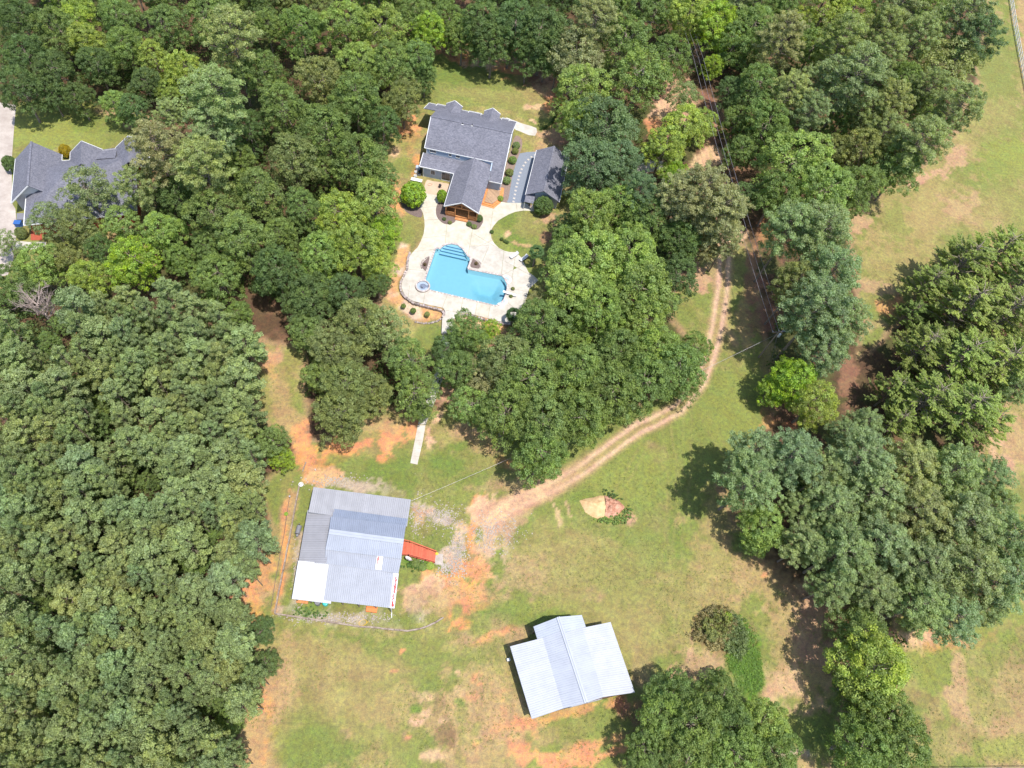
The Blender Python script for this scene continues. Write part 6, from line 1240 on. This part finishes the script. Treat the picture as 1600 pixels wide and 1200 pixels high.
n4_ = fill(NM, rg, [('broad', 'g'), ('broad', 'd'), ('broad', 'g')], flab('the top middle wood'), 'trees filling the top middle wood', .7, 4000)
CG = [(760,560),(850,480),(900,400),(1000,370),(1050,440),(1050,560),(960,610),(880,690),(830,700),(760,640)]
n5_ = fill(CG, lambda x, y: RNG.uniform(24, 32), [('broad', 'g'), ('broad', 'l'), ('broad', 'g')], flab('the central grove'), 'trees filling the central grove', .7, 4000)
SR = [(1230,700),(1550,700),(1590,780),(1590,930),(1480,980),(1330,930),(1250,860)]
n6_ = fill(SR, lambda x, y: RNG.uniform(24, 32), [('pine', 'p'), ('pine', 'pb'), ('pine', 'po')], flab('the lower right group'), 'pines filling the lower right group', .7, 4000)
n7_ = fill([(-60,-40),(-60,-25),(1560,-25),(1560,-70),(-60,-70)], lambda x, y: RNG.uniform(30, 38), [('broad', 'g'), ('broad', 'd'), ('pine', 'p')], 'the cut off top edge', 'trees at the top edge', .8, 3000)
print('fill', n1_, n2_, n3_, n4_, n5_, n6_, n7_, 'trees', len(PLACED))

n8_ = fill([(-60,1232),(370,1232),(350,1330),(-60,1330)], lambda x, y: RNG.uniform(26, 36), [('pine', 'p'), ('pine', 'po')], 'the cut off bottom edge', 'pines at the bottom edge', .7, 3000)
n9_ = fill([(1000,1235),(1230,1235),(1230,1330),(1020,1330)], lambda x, y: RNG.uniform(34, 42), [('broad', 'g')], 'the barn clump', 'trees at the bottom edge', .8, 1000)
# ------------------------------------------------------------------ shrubs, palms, bare tree
def shrub(x, y, rp, c, label, z0=PZ, zs_=1.0, group=None, name='shrub'): return tree(x, y, rp, 'bush', c, label, group, z0, zs_, name, 'shrub')
shrub(646, 304, 18.5, 'v', 'big round bright green bush in the mulch bed west of the walkway', zs_=1.25)
shrub(690.5, 307, 7.5, 'v', 'small clipped green ball on a short stem beside the porch wing', zs_=1.9)
for k, (x, y, r, c, l) in enumerate(((807, 227, 5.5, 's', 'northernmost grey green shrub'), (805, 236, 5, 'o', 'second grey green shrub from the north'), (801, 250, 6, 'l', 'brightest round shrub, third from the north'), (796, 269.5, 6, 'o', 'fourth shrub from the north'), (792, 282, 6, 's', 'last round shrub at the south end'))): shrub(x, y, r, c, l + ' in the brown bed beside the house', group='shrubs in the bed beside the house')
shrub(782, 310, 4.5, 'y', 'small yellow green plant at the corner of the side deck'); shrub(849, 322, 14, 'd', 'dark green rounded bush in front of the garage gable', zs_=1.2)
shrub(667.5, 491, 4, 'o', 'round green ball shrub in the middle of the straw bed'); shrub(630.5, 478, 3.8, 'g', 'small green ball shrub at the left end of the straw bed'); shrub(645.5, 485.5, 4.5, 'g', 'green ball shrub between two others in the straw bed')
shrub(801.5, 451, 2.8, 'o', 'tiny round plant in the terrace above the diving board'); shrub(798.5, 462.5, 2.8, 'o', 'tiny round plant in the terrace below the diving board')
shrub(768.5, 362, 3, 'd', 'dark ball at the west tip of the oval lawn'); shrub(784, 373.5, 2.6, 'd', 'first of three dark balls along the oval lawn, upper left one'); shrub(789, 376.5, 2.6, 'd', 'middle of three dark balls along the oval lawn'); shrub(792.5, 378.5, 2.6, 'd', 'lower right of three dark balls along the oval lawn')
shrub(694, 342, 3, 'd', 'dark low plant at the left porch bed', zs_=.8); shrub(703, 347.5, 3.2, 'o', 'olive low plant in the left porch bed', zs_=.8); shrub(733, 350, 4, 'd', 'dark plant left in the right porch bed', zs_=.8); shrub(741, 354, 4, 'o', 'olive plant at the bottom of the right porch bed', zs_=.8); shrub(749, 341, 5, 'd', 'tall dark plant at the right corner of the porch', zs_=1.3)
shrub(16.5, 257, 11.5, 'd', 'dark clipped ball hedge plant beside the neighbour driveway', 0., 1.5); shrub(102, 236, 9, 'gold', 'golden yellow bush between the gables of the neighbour house', 0., 1.5); shrub(33, 364, 9, 'o', 'olive bush at the front of the neighbour house', 0., 1.3)
shrub(664, 413, 2.6, 'br', 'reddish ornamental plant in the west pool bed'); shrub(744, 411.5, 2.6, 'br', 'reddish ornamental plant in the inner pool bed')
for (x, y, r, c, l) in ((650, 880, 6, 'g', 'low weedy shrub under the ramp, left'), (661, 886, 6, 'g', 'low weedy shrub under the ramp, middle'), (672, 884, 6, 'y', 'low weedy shrub under the ramp, right'), (447, 803, 3, 'v', 'small bright weed west of the timber wall')): shrub(x, y, r, c, l, 0., .6)
# clipped dark hedge round the front lawn
hp_ = [(871,140),(872,160),(868,180),(862,193),(853,201),(843,204)]; P = [pt(x, y, PZ * .8) for x, y in hp_]; hd = root('hedge', 'low dark hedge curving round the east end of the front lawn', 'hedge', tuple(P[0])); pts_ = []; 
for a, b in zip(P, P[1:]):
    for k in range(7): q = a.lerp(b, k / 7); pts_ += [np.array([q.x - P[0].x, q.y - P[0].y, .30]), np.array([q.x - P[0].x + .1, q.y - P[0].y, .62])]
pts_ = np.array(pts_); PP, NN, SS, CC_ = clumps_to_leaves(pts_, np.full(len(pts_), .34), 60, .07); me = leaf_mesh('hedge_foliage', PP, NN, SS, .8, CC_); o = bpy.data.objects.new('foliage', me); C.objects.link(o); o.parent = hd; o.color = (.05, .09, .025, 1)
# low plants: blackberry island, weeds round the heap, tufts along walls
def weeds(name, px_poly, n, rr, hh, cols_, label, cat='weeds', kind='stuff', size=.10, K=30):
    xs_ = [p[0] for p in px_poly]; ys_ = [p[1] for p in px_poly]; C_ = []
    while len(C_) < n:
        x, y = RNG.uniform(min(xs_), max(xs_)), RNG.uniform(min(ys_), max(ys_))
        if in_poly(np.array([x]), np.array([y]), px_poly)[0]: q = pt(x + RNG.normal() * 2.2, y + RNG.normal() * 2.2, 0); C_.append((q.x, q.y, RNG.uniform(.1, hh)))
    C_ = np.array(C_); P_, N_, S_, c_ = clumps_to_leaves(C_, RNG.uniform(rr * .6, rr * 1.2, n), K, size); c_[:, 0] = np.clip(c_[:, 0] * 1.3 - .15, 0, 1)
    me = leaf_mesh(name, P_, N_, S_, .9, c_); o = bpy.data.objects.new(name, me); C.objects.link(o); o.color = (*cols_, 1); o['kind'] = kind; o['label'] = label
    if kind != 'stuff': o['category'] = cat
    return o
def ell(cx_, cy_, rx, ry, an=0, n=16, j=.15): return [(cx_ + rx * math.cos(t) * (1 + RNG.uniform(-j, j)) * math.cos(R(an)) - ry * math.sin(t) * math.sin(R(an)), cy_ + rx * math.cos(t) * math.sin(R(an)) + ry * math.sin(t) * (1 + RNG.uniform(-j, j)) * math.cos(R(an))) for t in np.linspace(0, 2 * math.pi, n + 1)[:-1]]
weeds('brush', ell(1116, 978, 22, 20), 150, .28, 1.9, (.20, .22, .07), 'olive saplings in the brush island', K=26, size=.13)
weeds('brush', ell(1113, 980, 30, 29, 0, 16, .3), 430, .34, 1.0, (.27, .235, .11), 'tangled olive and tan brush on the island in the meadow', K=20, size=.14)
weeds('brush', ell(1145, 992, 20, 36, -15), 300, .3, .9, (.17, .22, .09), 'green brush on the east side of the brush island', K=20, size=.13)
shrub(1137, 963, 7, 'v', 'small vivid green bush in the brush island', 0., 1.0); shrub(1112, 992, 10, 'o', 'dark olive bush in the middle of the brush island', 0., .9)
weeds('weeds', ell(955, 812, 24, 6, 0), 100, .13, .3, (.20, .28, .08), 'green weeds along the foot of the spoil heap'); weeds('weeds', ell(978, 805, 7, 14, 20), 50, .13, .3, (.19, .27, .08), 'weeds east of the spoil heap'); weeds('weeds', ell(955, 774, 16, 4, 20), 26, .14, .5, (.11, .17, .06), 'dark weeds behind the spoil heap')
weeds('tall_grass', [(1150,960),(1168,975),(1180,1000),(1190,1040),(1192,1070),(1180,1085),(1160,1080),(1150,1060),(1138,1040),(1135,1025),(1150,1010),(1155,985)], 1700, .17, .16, (.17, .27, .06), 'bright green tall grass strip below the brush island', size=.07, K=16)
weeds('weeds', ell(655, 884, 22, 5, 5), 90, .15, .3, (.10, .17, .04), 'weeds below the red ramp'); weeds('weeds', ell(482, 958, 26, 6, 5), 60, .12, .2, (.12, .19, .06), 'weeds in the gravel south of the workshop')
# scattered meadow tufts and yard stones, uncountable
def tufts():
    n = 30000; px_ = RNG.uniform(380, 1600, n); py_ = RNG.uniform(60, 1200, n); ok = np.zeros(n, bool)
    for L in LAWNS[1:]: ok |= in_poly(px_, py_, L)
    ok &= ~in_poly(px_, py_, DECK) & ~in_poly(px_, py_, [(640,150),(920,150),(920,340),(640,340)]) & (seg_dist(px_, py_, TRACK) > 16) & ~in_poly(px_, py_, [(440,740),(660,765),(640,960),(430,960)])
    px_, py_ = px_[ok], py_[ok]; G_ = np.array([tuple(pt(a, b, 0)) for a, b in zip(px_, py_)]); dens = fbm(G_[:, 0], G_[:, 1], 7, 61); G_ = G_[dens > .5]
    inpl = np.array([0.]); G_[:, 2] = .05; P_, N_, S_, c_ = clumps_to_leaves(G_, RNG.uniform(.1, .3, len(G_)), 6, .065, .3)
    me = leaf_mesh('grass_tufts', P_, N_, S_, 1., c_); o = bpy.data.objects.new('grass_tufts', me); C.objects.link(o); o.color = (.19, .23, .08, 1); o['kind'] = 'stuff'; o['label'] = 'coarse grass tufts in the meadow'
tufts()
def pebbles():
    mb_v = []; mb_f = []; zones = [((690,808),26,18,420),((715,865),14,30,420),((770,832),36,26,500),((520,752),40,9,220),((700,886),18,10,200),((465,905),6,50,260),((530,966),70,7,380),((652,808),10,30,160),((652,878),8,3,60)]
    for (c, rx, ry, n) in zones:
        for k in range(n):
            x, y = RNG.normal(c[0], rx * .6), RNG.normal(c[1], ry * .6); q = pt(x, y, 0.02); s = RNG.uniform(.05, .16); i = len(mb_v); a = RNG.uniform(0, 6)
            for j in range(4): mb_v.append((q.x + s * math.cos(a + j * 1.57) * RNG.uniform(.7, 1.2), q.y + s * math.sin(a + j * 1.57) * RNG.uniform(.7, 1.2), q.z))
            mb_v.append((q.x, q.y, q.z + s * .7)); mb_f += [[i, i + 1, i + 4], [i + 1, i + 2, i + 4], [i + 2, i + 3, i + 4], [i + 3, i, i + 4]]
    me = bpy.data.meshes.new('stones'); me.from_pydata(mb_v, [], mb_f); me.materials.append(MT['old_concrete']); o = bpy.data.objects.new('loose_stones', me); C.objects.link(o); o['kind'] = 'stuff'; o['label'] = 'loose pale stones in the workshop yard'
pebbles()
def palm(x, y, r, label, h=3.2, c=(.055, .10, .04)):
    p = pt(x, y, PZ); r_ = root('palm_tree', label, 'palm tree', tuple(p)); mb = MB(); mb.tube([p, p + Vector((.05, .1, h * .6)), p + Vector((.1, .1, h))], [.19, .15, .13], 9); mb.part('trunk', 'bark', r_)
    t = p + Vector((.1, .1, h))
    for k in range(22):
        a = k * 2.39996; el = .9 - 1.3 * (k / 22); d = Vector((math.cos(a) * math.cos(el), math.sin(a) * math.cos(el), math.sin(el))); ln = r * .5; e_ = t + d * ln; mb = MB(); mb.tube([t, e_], .02, 4, False)
        s = Vector((-math.sin(a), math.cos(a), 0)); 
        for j in range(11):                              # fan of pointed blades
            b = (j - 5) / 5 * 1.35; dd = (d * math.cos(b) + s * math.sin(b)); tip = e_ + dd * r * .55 - Vector((0, 0, .12 * r)); mid = e_ + dd * r * .3; w_ = s * .05 + Vector((0, 0, .02)); pp = dd.cross(Vector((0, 0, 1))).normalized() * .10; mb.poly([e_, mid - pp, tip, mid + pp])
        me = mb.mesh('frond', 'leaf', tuple(p)); at = me.color_attributes.new('leaf', 'FLOAT_COLOR', 'POINT'); v0 = RNG.uniform(.3, .8); 
        for dd_ in at.data: dd_.color = (v0, .5, 0, 1)
        o = bpy.data.objects.new('frond', me); C.objects.link(o); o.parent = r_; o.color = (*c, 1)
palm(833, 416, 1.55, 'palm with a bare trunk right of the sun loungers', 4.2, (.085, .15, .055)); palm(799, 505, 1.5, 'dark palm at the south east corner of the terrace', 2.6)
def bare(x, y, rp, label, name='dead_tree'):
    H_ = 12.; p = pt(x, y, H_ * .6); p.z = 0; r_ = root(name, label, 'dead tree', tuple(p)); rm = rp * mpp(x, y, 8); mb = MB(); rr = random.Random(3)
    def br(a, d, ln, rad, lv):
        pts = [a]; q = a; dd = d.copy()
        for i in range(3): dd = (dd + Vector((rr.gauss(0, .16), rr.gauss(0, .16), .08))).normalized(); q = q + dd * ln / 3; pts.append(q)
        mb.tube(pts, [rad, rad * .8, rad * .6, rad * .4], 5, False)
        if lv:
            for k in range(4 if lv > 1 else 5): f = pts[1 + k % 3]; br(f, (dd + Vector((rr.gauss(0, .75), rr.gauss(0, .75), rr.uniform(-.1, .5)))).normalized(), ln * rr.uniform(.5, .75), rad * .5, lv - 1)
    mb.tube([p - Vector((0, 0, .2)), p + Vector((0, 0, 5))], [.3, .22], 7); tr_ = mb.part('trunk', 'deadwood', r_); mb = MB()
    for k in range(9): a = k * .7; br(p + Vector((0, 0, 4 + .45 * k)), Vector((math.cos(a * 2.4), math.sin(a * 2.4), .8)).normalized(), rm * .8, .13, 3)
    mb.part('branches', 'deadwood', r_)
bare(60, 478, 36, 'bare pinkish grey dead tree at the left rim of the pine wood')

def understory():
    polys = [[(690,40),(880,60),(880,100),(800,95),(690,75)], [(1100,-10),(1170,-10),(1180,160),(1130,120)], NWF, EF, NM, CG, [(470,480),(640,470),(680,540),(690,620),(620,660),(540,680),(480,620)], SR, PINES, [(1020,1070),(1200,1100),(1240,1200),(1000,1200)], [(1320,970),(1400,1000),(1430,1200),(1320,1200)], [(1420,440),(1620,400),(1620,600),(1520,660),(1400,640)], [(1210,420),(1320,420),(1320,560),(1250,640),(1200,600)], [(1030,300),(1140,290),(1130,350),(1050,440)], [(890,150),(1000,180),(1000,290),(910,300)]]
    G_ = []
    for q in polys:
        xs_ = [p[0] for p in q]; ys_ = [p[1] for p in q]; ar = (max(xs_) - min(xs_)) * (max(ys_) - min(ys_)); n = int(ar / (58 if q is not PINES else 120)); X = RNG.uniform(min(xs_), max(xs_), n); Y = RNG.uniform(min(ys_), max(ys_), n); k = in_poly(X, Y, q)
        if q is CG: pass
        for x, y in zip(X[k], Y[k]):
            g0 = pt(x, y, 0); G_.append((g0.x, g0.y, abs(RNG.normal()) * 1.3 + .3))
    G_ = np.array(G_); d = fbm(G_[:, 0], G_[:, 1], 9, 123); G_ = G_[d > .38]
    # keep off the plot, lawns and tracks
    ux, uy = to_px(G_[:, 0], G_[:, 1]); bad = in_poly(ux, uy, DECK) | (seg_dist(ux, uy, TRACK) < 22) | in_poly(ux, uy, [(655,165),(840,190),(910,230),(905,330),(640,330)]) | in_poly(ux, uy, [(15,215),(230,205),(230,385),(15,395)]) | in_poly(ux, uy, [(636,655),(670,655),(712,515),(685,515)])
    for L in LAWNS: bad |= sdf(ux, uy, L) > 4
    G_ = G_[~bad]; P_, N_, S_, c_ = clumps_to_leaves(G_, RNG.uniform(.5, 1.05, len(G_)), 26, .24, .7)
    me = leaf_mesh('undergrowth', P_, N_, S_, .8, c_); o = bpy.data.objects.new('undergrowth', me); C.objects.link(o); o.color = (.085, .125, .035, 1); o['kind'] = 'stuff'; o['label'] = 'leafy undergrowth below the trees'; print('under', len(G_))
understory()
